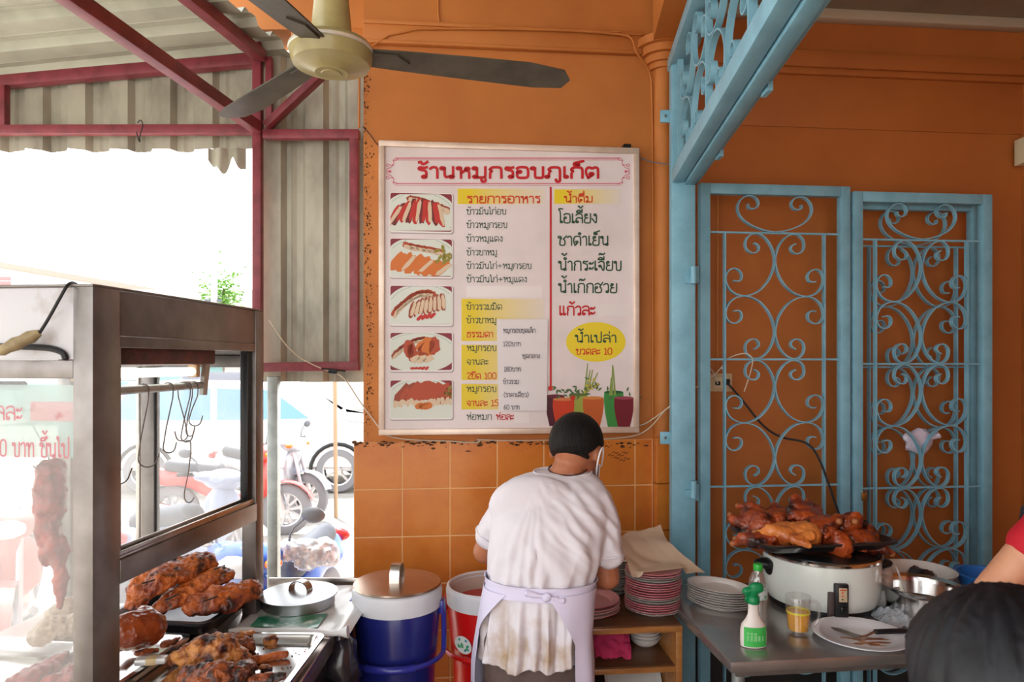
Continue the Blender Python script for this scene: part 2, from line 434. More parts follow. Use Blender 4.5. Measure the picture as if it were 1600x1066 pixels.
# ---------------------------------------------------------------- setting
WTH = 0.22
uL = W(568, 690).x; uP0 = W(1022, 400).x; uP1 = W(1049, 400).x; uR = 2.98
m = MB()
m.ubox(uL, uP0, 0, WTH, 0, 3.45)
struct('wall_back', m, ORANGE)
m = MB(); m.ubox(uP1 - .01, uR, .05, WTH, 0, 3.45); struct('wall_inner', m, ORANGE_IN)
m = MB()      # half round engaged pilaster
uc = (uP0 + uP1) / 2
pil = [(uP0 - .005, .0)] + [(uc + .045 * math.cos(a), -.005 - .045 * math.sin(a)) for a in [math.pi * (1 - i / 10) for i in range(11)]] + [(uP1 + .01, .06)]
m.prism(pil, 0, 3.02, WM)
struct('wall_pilaster', m, ORANGE)
m = MB()      # moulded capital
zc = W(1035, 82, .05).z
for i, (dz, r) in enumerate(((-.045, .062), (-.02, .078), (.012, .10), (.045, .122))):
    m.prism([(uc + r * 1.0 * math.cos(math.pi * (1 - k / 14)), -.0 - r * math.sin(math.pi * (1 - k / 14))) for k in range(15)] + [(uc + r, .06), (uc - r, .06)], zc + dz - .018, zc + dz + .016, WM)
struct('trim_1', m, ORANGE)
m = MB()      # string courses
za, zb = W(780, 46).z, W(780, 77).z
m.ubox(uL, uP0 - .06, -.022, 0, zb, za, .006)
m.ubox(uL, uP0 - .06, -.03, 0, za - .012, za + .006, .004)
m.ubox(uL + .0, uP0 - .06, -.028, 0, zb - .006, zb + .01, .004)
zr = W(1300, 104, -.05).z
struct('trim_2', m, ORANGE)
m = MB()
m.ubox(uP1, uR, .012, .05, zr - .02, zr + .055, .006)
m.ubox(uP1, uR, .022, .05, zr - .05, zr - .02, .006)
z2 = W(1300, 200, -.05).z
m.ubox(uP1 + .02, uR, .042, .05, z2 - .004, z2 + .25, .003)
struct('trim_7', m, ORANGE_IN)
m = MB()      # cove under the inside ceiling
m.ubox(uP1, uR, .0, .05, 3.205, 3.25, .004)
struct('trim_3', m, COVE)
m = MB()      # lintel over the side opening
m.box((-1.25, 3.06, 3.27), (1.9, .2, .36))
m.box((-.79, 3.0, 3.06), (.34, .085, .08), bevel=.008)
struct('wall_left', m, ORANGE)
m = MB()      # concrete beam that runs out over the grille
p0, p1 = P(1020, 66, 2.93), P(1075, 66, 2.93)
dirb = V((-.083, -1, 0)).normalized()
poly = [p0, p1, p1 + dirb * 4.2, p0 + dirb * 4.2]
m.prism([(q.x, q.y) for q in poly], p0.z, 3.45)
struct('wall_beam', m, ORANGE)
m = MB(); m.box((1.65, .5, 3.29), (2.1, 5.4, .08)); struct('ceiling', m, CEILM)
m = MB(); m.box((-.2, .45, 3.49), (2.0, 5.4, .08)); struct('ceiling_front', m, CEILM)
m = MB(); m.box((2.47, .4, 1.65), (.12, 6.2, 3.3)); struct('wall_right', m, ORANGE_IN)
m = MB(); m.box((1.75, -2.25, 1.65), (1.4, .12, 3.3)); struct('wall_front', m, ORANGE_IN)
m = MB(); m.box((.1, .35, -.15), (4.9, 5.3, .3)); struct('floor', m, FLOORM)
m = MB(); m.box((-10, 20, -.42), (110, 80, .2)); struct('ground', m, CONC)

# tiled dado
m = MB(); mg = MB()
uT = W(553, 720, .012).x; zT = W(640, 690, .012).z
TS = .2015
mg.ubox(uT, uP0 - .01, -.0152, 0, 0, zT - .001)
for i in range(7):
    a = uT + i * TS; b = min(a + TS, uP0 - .012)
    if b - a < .01: break
    for j in range(7):
        t = zT - j * TS; lo = max(t - TS, .005)
        m.ubox(a + .0018, b - .0018, -.016, -.006, lo + .0018, t - .0018, .0025)
da = struct('trim_4', m, TILE, 15)
struct('trim_5', mg, GROUT)
m = MB()      # tiles on the pilaster foot
for j in range(7):
    t = zT + .012 - j * TS; lo = max(t - TS, .005)
    m.ubox(uP0 - .008, uP1 - .004, -.064, .0, lo + .0018, t - .0018, .003)
struct('trim_6', m, TILE, 15)

# dirt along the wall's edge and over the tiles: flakes of bare, blackened plaster
m = MB()
for i in range(520):
    py = 120 + 568 * ((i // 13 * .6180339) % 1) + random.gauss(0, 9); px = 569 + abs(random.gauss(0, 6)) + 5 * max(0, math.sin(i // 13 * 2.4)); r = random.choice((.0009, .0012, .0016, .002, .0028, .004))
    if py > 686: continue
    c = W(px, py, .0015); n = 6; a0 = random.random() * 6
    pts = [WM @ (c + V((r * random.uniform(.4, 1.2) * math.cos(a0 + k * 6.283 / n), 0, r * random.uniform(.5, 1.7) * math.sin(a0 + k * 6.283 / n)))) for k in range(n)]
    if (WM.inverted() @ pts[0]).x > uL + .001: m.quad(pts)
for i in range(330):
    px = 560 + 450 * ((i // 9 * .6180339) % 1) + random.gauss(0, 9); py = 690 + abs(random.gauss(0, 4.5)); r = random.choice((.0012, .0016, .002, .003, .005, .008))
    c = W(px, py, .0175); n = 6
    m.quad([WM @ (c + V((r * 1.8 * random.uniform(.4, 1.2) * math.cos(k * 6.283 / n), 0, r * .6 * random.uniform(.5, 1.3) * math.sin(k * 6.283 / n)))) for k in range(n)])
tag(m.build('grime', GRIME), 'dark flaking dirt on the orange wall edge and tile top', 'grime', kind='stuff')
m = MB()
for (x, y) in ((960, 708), (968, 712), (975, 708), (962, 716), (978, 717), (971, 720), (953, 712)):
    m.strap([PW(x - 3, y, .0175), PW(x, y - 2, .0175), PW(x + 3, y + 1, .0175), PW(x + 6, y - 1, .0175)], VDIR * .0006, .0035)
tag(m.build('scribble', GRIME), 'small dark scribbled marks on a terracotta wall tile', 'mark')

m = MB(); m.ubox(uP1 + .01, uR, .03, .05, 0, .44, .003); struct('shade_strip_back', m, mat('black_table_shade', (24, 22, 22), .6, col2=(36, 32, 30), nscale=6))  # black strip at the wall's foot, painting in the shade behind the table
# painted-over cables on the wall
def cable(name, pts, r, mt, label, cat, group=None, it=2):
    m = MB(); m.tube(chaikin(pts, it), r, 8)
    return tag(m.build(name, mt), label, cat, group)
cable('painted_cable', [PW(561, 200, .008), PW(562, 46, .026), PW(800, 44, .036), PW(975, 52, .036), PW(990, 62, .07), PW(992, 80, .09), PW(1014, 106, .03), PW(1020, 140, .012), PW(1020, 660, .012)], .0045, ORANGE,
      'orange painted cable along the ledge and down beside the pilaster', 'cable')
cable('painted_cable', [PW(684, -20, .006), PW(685, 30, .006), PW(688, 38, .01), PW(760, 42, .036), PW(970, 50, .037)], .0038, ORANGE, 'short orange painted cable dropping from above onto the ledge', 'cable')
cable('painted_cable', [PW(1122, 292, -.042), PW(1121, 585, -.042)], .005, ORANGE, 'orange painted conduit running down to the wall socket', 'cable', it=0)

# ---------------------------------------------------------------- awning of corrugated sheet on red iron
aw = thing('metal_awning', 'corrugated metal awning on dark red iron frame over the side opening', 'awning', (-1.5, 3.0, 0))
def corr(m, a, b, h0, h1, per, dep, axis_pt):
    "trapezoid ribs between a and b; axis_pt(s, t, d): s along ribs' count, t along rib, d depth"
    n = int((b - a) / per) + 1; prof = []
    for i in range(n):
        s = a + i * per
        prof += [(s, 0), (s + per * .42, 0), (s + per * .52, dep), (s + per * .62, dep), (s + per * .68, dep * .8), (s + per * .76, dep), (s + per * .9, dep)]
    prof = [(min(s, b), d) for s, d in prof if s <= b + 1e-6]
    for (s0, d0), (s1, d1) in zip(prof, prof[1:]):
        m.quad([axis_pt(s0, h0(s0), d0), axis_pt(s1, h0(s1), d1), axis_pt(s1, h1(s1), d1), axis_pt(s0, h1(s0), d0)])
    return m
zf = lambda x: 2.985 + (x + 1.1) * .1
m = MB(); corr(m, -2.75, -1.115, lambda s: P(200, 233, 3.05).z + .006 * math.sin(s * 31), lambda s: zf(s) + .04, .19, .028, lambda s, z, d: V((s, 3.055 + d, z)))
m.build('wall_sheet', SHEET, aw, 20)
m = MB(); corr(m, -1.115, -.655, lambda s: P(480, 597, 3.05).z, lambda s: 3.03, .19, .028, lambda s, z, d: V((s, 3.055 + d, z)))
m.build('wall_sheet', SHEET, aw, 20)
m = MB()
def rp(s, x, d):     # roof: ribs run down the slope, sheet turned a little
    return V((x - .2 * (3.0 - s), s, 2.985 + (x + 1.1) * .1 + .03 + d))
corr(m, -.8, 3.25, lambda s: -3.3, lambda s: -1.0, .2, .03, rp)
m.build('roof_sheet', ROOFM, aw, 20)
def iron(p0, p1, w=.04, h=.04, nm='beam'):
    w -= .002 * (nm == 'post'); h -= .002 * (nm == 'post')
    m = MB(); m.bar(p0, p1, w, h, bevel=.003); return m.build(nm, REDIRON, aw)
iron(P(-60, 204, 3.0), P(402, 203, 3.0))
iron(P(-60, 134, 3.02), P(405, 94, 3.02), .05, .05)
iron(P(403, 62, 2.995), P(403, 588, 2.995), nm='post')
iron(P(5, 135, 3.0), P(5, 204, 3.0), nm='post')
iron(P(401, 199, 2.95), V((-1.54, -.6, 2.675)), .045, .05, 'rafter')
iron(P(408, 88, 2.98), V((-1.72, -.6, 2.965)), .05, .05, 'rafter')
iron(P(412, 211, 3.0), P(562, 211, 3.0))
iron(P(554, 207, 3.0), P(554, 577, 3.0), nm='post')
iron(P(412, 574, 3.0), P(562, 572, 3.0))
iron(P(416, 198, 2.975), P(502, 118, 2.975), .055, .03, 'brace')
iron(P(421, 90, 3.0), P(421, 205, 3.0), .03, .03, 'post')
m = MB()
m.grid(lambda u, v: P(325 + u * 58, 232 + v * (28 - 10 * math.cos(u * 9) + 6 * math.sin(u * 17)), 3.035) + V((0, .012 * math.sin(u * 14), 0)), 24, 3)
m.build('torn_flashing', SHEET, aw, solid=.002)
m = MB(); m.bar(P(428, 588, 3.0), V((P(428, 588, 3.0).x, 3.0, 0)), .047, .047, bevel=.006)
tag(m.build('galvanised_post', GALV), 'pale galvanised steel post under the awning behind the glass cart', 'post')
m = MB()
m.tube(chaikin([P(215, 192, 2.96), P(220, 186, 2.95), P(224, 196, 2.955), P(218, 212, 2.96), P(219, 226, 2.96), P(213, 206, 2.96)], 2), .0022, 6)
tag(m.build('wire_hook', BLACKRUB), 'thin bent wire looped over the red awning beam', 'hook')

# ---------------------------------------------------------------- the street
GLASSB = mat('car_glass', (110, 158, 190), 0.1, coat=.5)
WHITEC = mat('white_car_paint', (212, 212, 214), 0.25, coat=.6)
TYRE = mat('tyre', (124, 124, 128), 0.8)
ALLOY = mat('alloy', (190, 190, 194), 0.3, metal=.7)
LAMPR = mat('red_lens', (190, 40, 40), 0.2, coat=.6)
LAMPO = mat('amber_lens', (222, 110, 20), 0.25, coat=.6)
SEATM = mat('vinyl_seat', (66, 70, 80), 0.45)
def wheel(nm, c, r, w, parent, ax, spokes=10):
    M = Matrix.Translation(V(c)) @ V((0, 0, 1)).rotation_difference(V(ax)).to_matrix().to_4x4()
    m = MB(); m.lathe([(r * .66, -w / 2), (r * .9, -w / 2), (r, -w * .25), (r, w * .25), (r * .9, w / 2), (r * .66, w / 2), (r * .66, -w / 2)], (0, 0, 0), 36, M=M, cap=False)
    t = m.build(nm, TYRE, parent)
    m = MB(); m.lathe([(r * .6, -w * .3), (r * .68, -w * .4), (r * .68, w * .4), (r * .6, w * .3)], (0, 0, 0), 36, M=M, cap=False)
    m.lathe([(.01, -w * .45), (r * .18, -w * .4), (r * .18, w * .4), (.01, w * .45)], (0, 0, 0), 16, M=M)
    for k in range(spokes):
        a = k * 2 * math.pi / spokes
        m.bar(M @ V((r * .15 * math.cos(a), r * .15 * math.sin(a), 0)), M @ V((r * .62 * math.cos(a), r * .62 * math.sin(a), 0)), .03 * r / .3, .05 * r / .3, up=ax)
    m.build('rim', ALLOY, parent)
    return t
GZ = -.32
def motorbike(loc, heading, paint, label, cover=None):
    "x runs forward"
    r = thing('motorbike', label, 'motorbike', loc, heading)
    F = WMAT[r.name]; q = lambda x, y, z: F @ V((x, y, z))
    yax = (F.to_3x3() @ V((0, 1, 0)))
    wheel('front_wheel', q(.62, 0, .29), .29, .08, r, yax); wheel('rear_wheel', q(-.6, 0, .29), .29, .09, r, yax)
    m = MB()
    m.grid(lambda u, v: q(.62 + .33 * math.cos(math.radians(20 + 120 * u)), (v - .5) * .13, .29 + (.335 - .03 * abs(v - .5)) * math.sin(math.radians(20 + 120 * u))), 14, 4)
    m.build('front_fender', paint, r, solid=.008)
    m = MB()
    m.limb(q(-.75, 0, .72), .07, q(-.3, 0, .62), .11).limb(q(-.3, 0, .6), .11, q(.1, 0, .36), .1).limb(q(.1, 0, .36), .1, q(.34, 0, .5), .1).limb(q(.34, 0, .5), .1, q(.42, 0, .82), .1)
    m.ball(q(.40, 0, .66), (.07, .2, .24), 2, rotz(heading)).ball(q(-.62, 0, .66), (.24, .13, .09), 2, rotz(heading)); m.fuse(.022, 4)
    m.build('body', paint, r)
    m = MB(); m.limb(q(-.62, 0, .80), .085, q(-.12, 0, .74), .1); m.fuse(.025, 4); m.build('seat', SEATM, r)
    m = MB(); m.tube([q(.62, .07, .29), q(.45, .06, .86)], .022, 8).tube([q(.62, -.07, .29), q(.45, -.06, .86)], .022, 8); m.build('fork', ALLOY, r)
    m = MB(); m.tube([q(-.6, .1, .3), q(.05, .1, .25)], .03, 8).limb(q(.0, 0, .3), .11, q(.12, 0, .32), .09); m.build('engine', ALLOY, r)
    m = MB(); m.tube([q(-.82, -.13, .4), q(-.5, -.13, .33), q(.0, -.13, .22)], [.05, .05, .03], 10); m.build('exhaust', STEEL_S, r)
    m = MB(); m.tube(chaikin([q(.30, -.36, .98), q(.34, -.24, .98), q(.42, -.08, .94), q(.42, .08, .94), q(.34, .24, .98), q(.30, .36, .98)], 1), .013, 8)
    hb = m.build('handlebar', BLACKPL, r)
    for s in (-1, 1):
        m = MB(); m.tube([q(.335, .25 * s, .98), q(.295, .37 * s, .98)], .019, 10); m.build('grip', BLACKRUB, hb)
        m = MB(); m.tube(chaikin([q(.37, .2 * s, .985), q(.39, .28 * s, .99), q(.35, .39 * s, .975)], 1), .007, 6); m.build('brake_lever', ALLOY, hb)
        m = MB(); m.tube(chaikin([q(.36, .2 * s, .99), q(.36, .22 * s, 1.08), q(.35, .29 * s, 1.14)], 1), .007, 6)
        m.ball(q(.36, .34 * s, 1.16), (.022, .068, .045), 2, rotz(heading)); m.build('mirror', GREYPL, r)
    m = MB(); m.ball(q(.42, 0, .93), (.13, .2, .1), 2, rotz(heading)).ball(q(.36, .14, .96), (.07, .12, .05), 2, rotz(heading)).ball(q(.36, -.14, .96), (.07, .12, .05), 2, rotz(heading)); m.fuse(.016, 3)
    m.build('cowl', paint, r)
    m = MB(); m.ball(q(.51, 0, .92), (.06, .11, .065), 2, rotz(heading)); m.build('headlight', mat('lamp_glass', (214, 220, 226), .1, coat=.5), r)
    for s in (-1, 1):
        m = MB(); m.ball(q(.47, .17 * s, .93), (.045, .05, .03), 2, rotz(heading)); m.build('turn_signal', LAMPO, r)
    m = MB(); m.ball(q(-.86, 0, .74), (.04, .09, .05), 2, rotz(heading)); m.build('tail_light', LAMPR, r)
    return r, q
BLUEP = mat('blue_bike_paint', (34, 84, 176), 0.25, coat=.6)
REDP = mat('red_bike_paint', (214, 66, 60), 0.25, coat=.6)
SILP = mat('silver_bike_paint', (168, 172, 182), 0.3, metal=.4, coat=.5)
GRBP = mat('grey_blue_bike_paint', (138, 152, 180), 0.3, coat=.5)
bl, q = motorbike((P(432, 865, 3.6).x - .1, 4.0, GZ), math.radians(-97), BLUEP, 'blue scooter parked facing the stall with a plastic wrapped handlebar grip')
m = MB(); m.limb(q(.36, .2, .97), .06, q(.30, .38, .95), .075).limb(q(.33, .27, .9), .05, q(.28, .4, .93), .06)
m.fuse(.012, 2, lambda c, n: .014 * noise.noise(c * 30) + .008 * noise.noise(c * V((120, 30, 30))))
m.build('plastic_wrap', mat('clear_wrap', (150, 154, 164), .18, alpha=.75, coat=.5, col2=(214, 216, 222), nscale=30), bl)
motorbike((P(352, 795, 7.6).x, 7.7, GZ), math.radians(6), REDP, 'red motorbike in profile behind the galvanised post')
motorbike((P(430, 765, 9.0).x, 8.7, GZ), math.radians(-20), SILP, 'silver motorbike parked between the red one and the white car')
motorbike((P(285, 780, 5.4).x, 5.6, GZ), math.radians(80), GRBP, 'grey blue motorbike seen through the cart window, tail towards the stall')
motorbike((P(10, 900, 4.6).x, 4.7, GZ), math.radians(-60), mat('pale_pink_paint', (206, 96, 92), .3, coat=.5), 'pale red scooter seen through the milky front glass of the cart')

def car(nm, loc, heading, paint, label, cat, prof, wb, wid, wr, glass):
    r = thing(nm, label, cat, loc, heading); F = WMAT[r.name]; q = lambda x, y, z: F @ V((x, y, z))
    M = F @ Matrix(((1, 0, 0, 0), (0, 0, 1, 0), (0, 1, 0, 0), (0, 0, 0, 1)))
    m = MB(); m.prism(prof, -wid / 2, wid / 2, M)
    bmesh.ops.bevel(m.bm, geom=list(m.bm.edges), offset=.05, segments=2, affect='EDGES'); m.build('body', paint, r)
    for k, g in enumerate(glass):
        for s in (-1, 1):
            m = MB(); m.prism(g, s * (wid / 2 + .004) - .004, s * (wid / 2 + .004) + .004, M); m.build('window', GLASSB, r)
    yax = F.to_3x3() @ V((0, 1, 0))
    for x in wb:
        for s in (-1, 1): wheel('wheel', q(x, s * (wid / 2 - .08), wr), wr, .2, r, yax, 7)
    for s in (-1, 1):
        for x in wb:
            m = MB(); m.tube([q(x + (wr + .06) * math.cos(math.radians(a)), s * (wid / 2 + .005), wr + (wr + .06) * math.sin(math.radians(a))) for a in range(0, 181, 15)], .03, 6); m.build('wheel_arch', BLACKPL, r)
    m = MB(); m.box(q(prof[0][0] - .0, 0, .55), (.08, wid * .9, .16), None); m.build('bumper', GREYPL, r)
    return r
suv = [(2.3, .35), (2.35, .8), (2.2, 1.0), (1.15, 1.1), (.45, 1.62), (-1.7, 1.66), (-2.25, 1.05), (-2.3, .35)]
car('parked_car', (-4.05, 11.0, GZ), math.radians(2), WHITEC, 'white car with blue tinted windows parked across the street', 'car', suv, (1.42, -1.4), 1.75, .34,
    [[(1.0, 1.12), (.45, 1.54), (-.35, 1.57), (-.35, 1.1)], [(-.45, 1.1), (-.45, 1.57), (-1.6, 1.58), (-1.95, 1.1)]])
lorry = [(3.0, .6), (3.0, 2.4), (1.6, 2.5), (1.55, 1.3), (-3.0, 1.3), (-3.0, .6)]
car('lorry', (P(170, 620, 22).x, 22.5, GZ), math.radians(4), mat('teal_paint', (104, 166, 164), .4), 'teal lorry far down the road behind the cart light', 'lorry', lorry, (2.1, -1.9), 2.2, .5, [[(2.7, 1.5), (2.7, 2.2), (1.8, 2.2), (1.8, 1.5)]])
car('parked_car', (P(352, 590, 21).x, 21.5, GZ), math.radians(95), mat('dark_car_paint', (84, 88, 104), .3, coat=.5), 'dark car far away beyond the cart window', 'car', suv, (1.42, -1.4), 1.75, .34, [[(1.0, 1.12), (.45, 1.54), (-1.6, 1.57), (-1.9, 1.1)]])

# far side of the road
PALEW = mat('pale_wall', (214, 210, 206), .8, col2=(196, 192, 188), nscale=2)
sh = thing('shop_building', 'pale shop building with faded red shutters and flat eaves over the road', 'building', (-20, 28, GZ))
m = MB(); m.box((-25, 30, 2.0), (46, 4, 5.2)); m.build('wall', PALEW, sh)
m = MB()
m.bar(P(-500, 330, 26), P(330, 470, 44), .6, .25); m.build('eaves', mat('eaves', (160, 146, 136), .8), sh)
for k in range(2):
    m = MB(); x0 = P(-150 + k * 130 - 60, 440, 27.9).x
    for j in range(16): m.box((x0 + 1.2, 27.96, 2.2 + j * .19), (2.6, .06, .17), bevel=.02)
    m.build('shutter', mat('faded_red_shutter', (206, 128, 128), .6), sh)
pl = thing('utility_pole', 'thin pale utility pole with a bracket beside the street tree', 'pole', P(334, 640, 24))
m = MB(); m.tube([P(334, 660, 24), P(335, 405, 24)], [.14, .1], 10); m.build('mast', mat('pole_concrete', (196, 192, 186), .8), pl)
m = MB(); m.bar(P(320, 470, 24), P(346, 470, 24), .08, .1); m.build('crossarm', GREYPL, pl)
tr = thing('street_tree', 'small sunlit green tree beside the utility pole', 'tree', P(345, 640, 26))
m = MB(); m.tube([P(345, 660, 26), P(347, 520, 26), P(350, 450, 26)], [.14, .1, .05], 8); m.build('trunk', mat('bark', (112, 92, 70), .9), tr)
m = MB()
for i in range(900):
    c = P(random.gauss(346, 16), random.gauss(462, 20), 26 + random.gauss(0, .5)); a = random.random() * 6; s = random.uniform(.06, .14)
    d1 = V((math.cos(a), math.sin(a), random.uniform(-.6, .6))) * s; d2 = V((-math.sin(a), math.cos(a), random.uniform(-.6, .6))) * s * .5
    m.quad([c - d1, c - d2, c + d1, c + d2])
m.build('foliage', mat('leaves', (96, 150, 62), .6, col2=(140, 180, 80), nscale=3), tr)
m = MB()
for (a, b) in (((-40, 268), (170, 308)), ((-40, 338), (165, 380)), ((-40, 369), (145, 394)), ((-40, 377), (250, 420)), ((-40, 382), (190, 416)), ((-40, 390), (75, 404)), ((-40, 396), (245, 424))):
    p, q2 = P(*a, 22), P(*b, 30); mid = (p + q2) / 2 - V((0, 0, .12))
    w = MB(); w.tube(chaikin([p, mid, q2 + (q2 - p) * .5], 2), .012, 5)
    tag(w.build('street_wire', GREYPL), 'thin overhead wire crossing the white sky above the far roofs', 'wire', 'overhead wires across the road')
pp = P(525, 800, 8.6); m = MB(); m.tube([V((pp.x, pp.y, GZ)), V((pp.x - .02, pp.y, 2.2))], .026, 8)
tag(m.build('thin_pole', mat('tan_pole', (166, 140, 112), .7)), 'thin tan roadside pole in front of the white car wheel', 'pole')
# ---------------------------------------------------------------- menu board
BOARD = mat('board_print', (226, 214, 214), .45, col2=(214, 202, 200), nscale=3, coat=.15)
ALUF = mat('board_frame', (226, 206, 190), .35, metal=.25, col2=(206, 182, 164), nscale=6)
INKR = mat('ink_red', (190, 22, 32), .5); INKG = mat('ink_green', (38, 78, 58), .5); INKK = mat('ink_grey', (92, 88, 96), .6)
INKO = mat('ink_orange_red', (206, 62, 24), .5); YEL = mat('ink_yellow', (226, 202, 40), .5); YELL = mat('ink_pale_yellow', (220, 208, 130), .5); PINK = mat('ink_pink', (204, 92, 112), .5)
TAPE = mat('white_tape', (226, 218, 216), .35, coat=.2)
OFF = .052
mb_root = thing('menu_board', 'large framed menu board with red and green Thai lettering on the orange wall', 'sign', PW(795, 677, .02), WA)
def rect_px(m, x0, y0, x1, y1, off, th=.0006, rc=0):
    a, b = W(x0, y1, off), W(x1, y0, off)
    if rc:
        pts = []
        for (cx, cz, s) in ((b.x - rc, b.z - rc, 0), (a.x + rc, b.z - rc, 90), (a.x + rc, a.z + rc, 180), (b.x - rc, a.z + rc, 270)):
            pts += [(cx + rc * math.cos(math.radians(s + 15 * i)), cz + rc * math.sin(math.radians(s + 15 * i))) for i in range(7)]
        poly_w(m, pts, off, th)
    else:
        poly_px(m, [(x0, y1), (x1, y1), (x1, y0), (x0, y0)], off, th)
    return m
MXZ = WM @ Matrix(((1, 0, 0, 0), (0, 0, -1, 0), (0, 1, 0, 0), (0, 0, 0, 1)))   # (u, z, off) -> place
def poly_w(m, pts, off, th=.0006):
    m.prism(pts, off - th, off, MXZ); return m
def poly_px(m, pts, off, th=.0006):
    return poly_w(m, [(W(x, y, off).x, W(x, y, off).z) for x, y in pts], off, th)
a, b = W(592, 680, .05), W(998, 232.5, .05)
m = MB(); m.ubox(a.x + .01, b.x - .01, -.05, -.006, a.z + .01, b.z - .01); m.build('panel', BOARD, mb_root)
FWD = .024
for (u0, u1, z0, z1) in ((a.x, b.x, b.z - FWD, b.z), (a.x, b.x, a.z, a.z + FWD), (a.x, a.x + FWD, a.z + FWD, b.z - FWD), (b.x - FWD, b.x, a.z + FWD, b.z - FWD)):
    m = MB(); m.ubox(u0, u1, -.062, -.002, z0, z1, .002); m.build('frame_rail', ALUF, mb_root)
for px, py in ((610, 230), (979, 231)):
    m = MB(); c = W(px, py, .03); m.ubox(c.x - .016, c.x + .016, -.045, .0, c.z, c.z + .012); m.build('hanging_clip', BLACKPL, mb_root)
def text(s, x0, x1, base, h, mt, wt=.13, off=OFF, root=None, nm='lettering'):
    o, e = W(x0, base, off), W(x1, base, off)
    hh = h / FPX * (WM @ o).y; ln = (V((e.x, e.z, 0)) - V((o.x, o.z, 0))); k = ln.y / ln.x
    T = lambda X, Y: WM @ V((o.x + X, o.y, o.z + Y + k * X))
    m = lettering(s, T, ln.x, hh, wt)
    return m.build(nm, mt, root or mb_root)
# title with its double rules and scroll ends
for y0, y1, w in ((246.4, 252.4, 1), (286, 290, 1)):
    for dy, t in ((0, 1.3), (3.2, .6)):
        m = MB(); rect_px(m, 618, y0 + dy, 969, y0 + dy + t, OFF); m.build('title_rule', PINK, mb_root)
for sx, X in ((1, 613), (-1, 974)):
    m = MB(); wv = VDIR * .0008
    C = lambda x, y: PW(X + sx * x, y, OFF)
    for yy, sg in ((262, 1), (277, -1)):
        m.strap(chaikin([C(5, 268 - sg * 21), C(1, 268 - sg * 17), C(3, 268 - sg * 12), C(-2, 268 - sg * 9), C(-9, 268 - sg * 13), C(-10, 268 - sg * 8), C(-6, 268 - sg * 7), C(-5, 268 - sg * 10)], 2), wv, .0022)
        m.strap(chaikin([C(2, 268 - sg * 11), C(-4, 268 - sg * 5), C(-10, 268 - sg * 4), C(-9, 268 + sg * 0), C(-3, 268)], 2), wv, .0022)
        m.strap(chaikin([C(9, 268 - sg * 20), C(4, 268 - sg * 16), C(0, 268 - sg * 18)], 2), wv, .002)
    m.ball(C(-4, 268), (.008, .0006, .006), 1); m.build('title_scroll', PINK, mb_root)
text('ร้านหมูกรอบภูเก็ต', 651, 938, 278, 17, INKR, .25)
m = MB(); rect_px(m, 859, 292, 862, 606, OFF); m.build('column_rule', INKR, mb_root)
def yband(x0, y0, x1, y1):
    m = MB(); rect_px(m, x0, y0, x1, y1, .0508); o = m.build('highlight_band', None, mb_root)
    key = 'fading_yellow_%d_%d' % (x0, x1)
    mt = bpy.data.materials.new(key); mt.use_nodes = True; N = mt.node_tree.nodes; L = mt.node_tree.links; bs = N['Principled BSDF']; bs.inputs['Roughness'].default_value = .5
    tc = N.new('ShaderNodeTexCoord'); sp = N.new('ShaderNodeSeparateXYZ'); rp_ = N.new('ShaderNodeValToRGB'); L.new(tc.outputs['Generated'], sp.inputs[0]); L.new(sp.outputs['X'], rp_.inputs[0]); L.new(rp_.outputs[0], bs.inputs['Base Color'])
    rp_.color_ramp.elements[0].position = .15; rp_.color_ramp.elements[0].color = lin((224, 198, 22)); rp_.color_ramp.elements[1].position = 1; rp_.color_ramp.elements[1].color = lin((220, 208, 196))
    o.data.materials.append(mt)
yband(715, 295, 852, 319); yband(866, 296, 968, 318.5); yband(721, 467, 850, 533); yband(721, 539, 850, 594); yband(721, 600, 850, 640)
text('รายการอาหาร', 729, 845, 317, 10.5, INKO, .2); text('น้ำดื่ม', 881, 927, 316, 9.5, INKO, .2)
for s, x1, y in (('ข้าวมันไก่อบ', 791, 335), ('ข้าวหมูกรอบ', 793, 356), ('ข้าวหมูแดง', 786, 377.5), ('ข้าวขาหมู', 777, 399), ('ข้าวมันไก่+หมูกรอบ', 831, 420), ('ข้าวมันไก่+หมูแดง', 824, 441),
                 ('ข้าวรวมมิต', 785, 484), ('ข้าวขาหมู', 776, 505), ('หมูกรอบ', 776, 548.5), ('จานละ', 763, 570), ('หมูกรอบ', 776, 612.5), ('ห่อหมก', 769, 656)):
    text(s, 729, x1, y, 8, INKG, .135)
for s, x0, x1, y, mt in (('ธรรมดา', 729, 771, 527, INKO), ('2ขีด 100', 729, 776, 592, INKO), ('จานละ 15', 729, 779, 634.5, INKO), ('ห่อละ', 775, 803, 656, INKR)):
    text(s, x0, x1, y, 8, mt, .17)
for s, x1, y in (('โอเลี้ยง', 934, 348.5), ('ชาดำเย็น', 952, 383.5), ('น้ำกระเจี๊ยบ', 972, 422.5), ('น้ำเก๊กฮวย', 965, 457.5)):
    text(s, 872, x1, y, 14.5, INKG, .15)
text('แก้วละ', 873, 930, 492.5, 14, INKR, .18)
for (x0, y0, x1, y1) in ((729, 447, 847, 464), (934, 475, 987, 494), (804, 644, 827, 661)):
    m = MB(); rect_px(m, x0, y0, x1, y1, .0516, .0008); m.build('cover_strip', TAPE, mb_root)
m = MB(); poly_px(m, [(931 + 46.5 * math.cos(i * math.pi / 24), 534.5 + 31 * math.sin(i * math.pi / 24)) for i in range(48)][::-1], .0508); m.build('price_badge', YEL, mb_root)
text('น้ำเปล่า', 898, 964, 535, 11.5, INKG, .17, .0515); text('ขวดละ 10', 900, 957, 554, 8.5, INKO, .19, .0515)

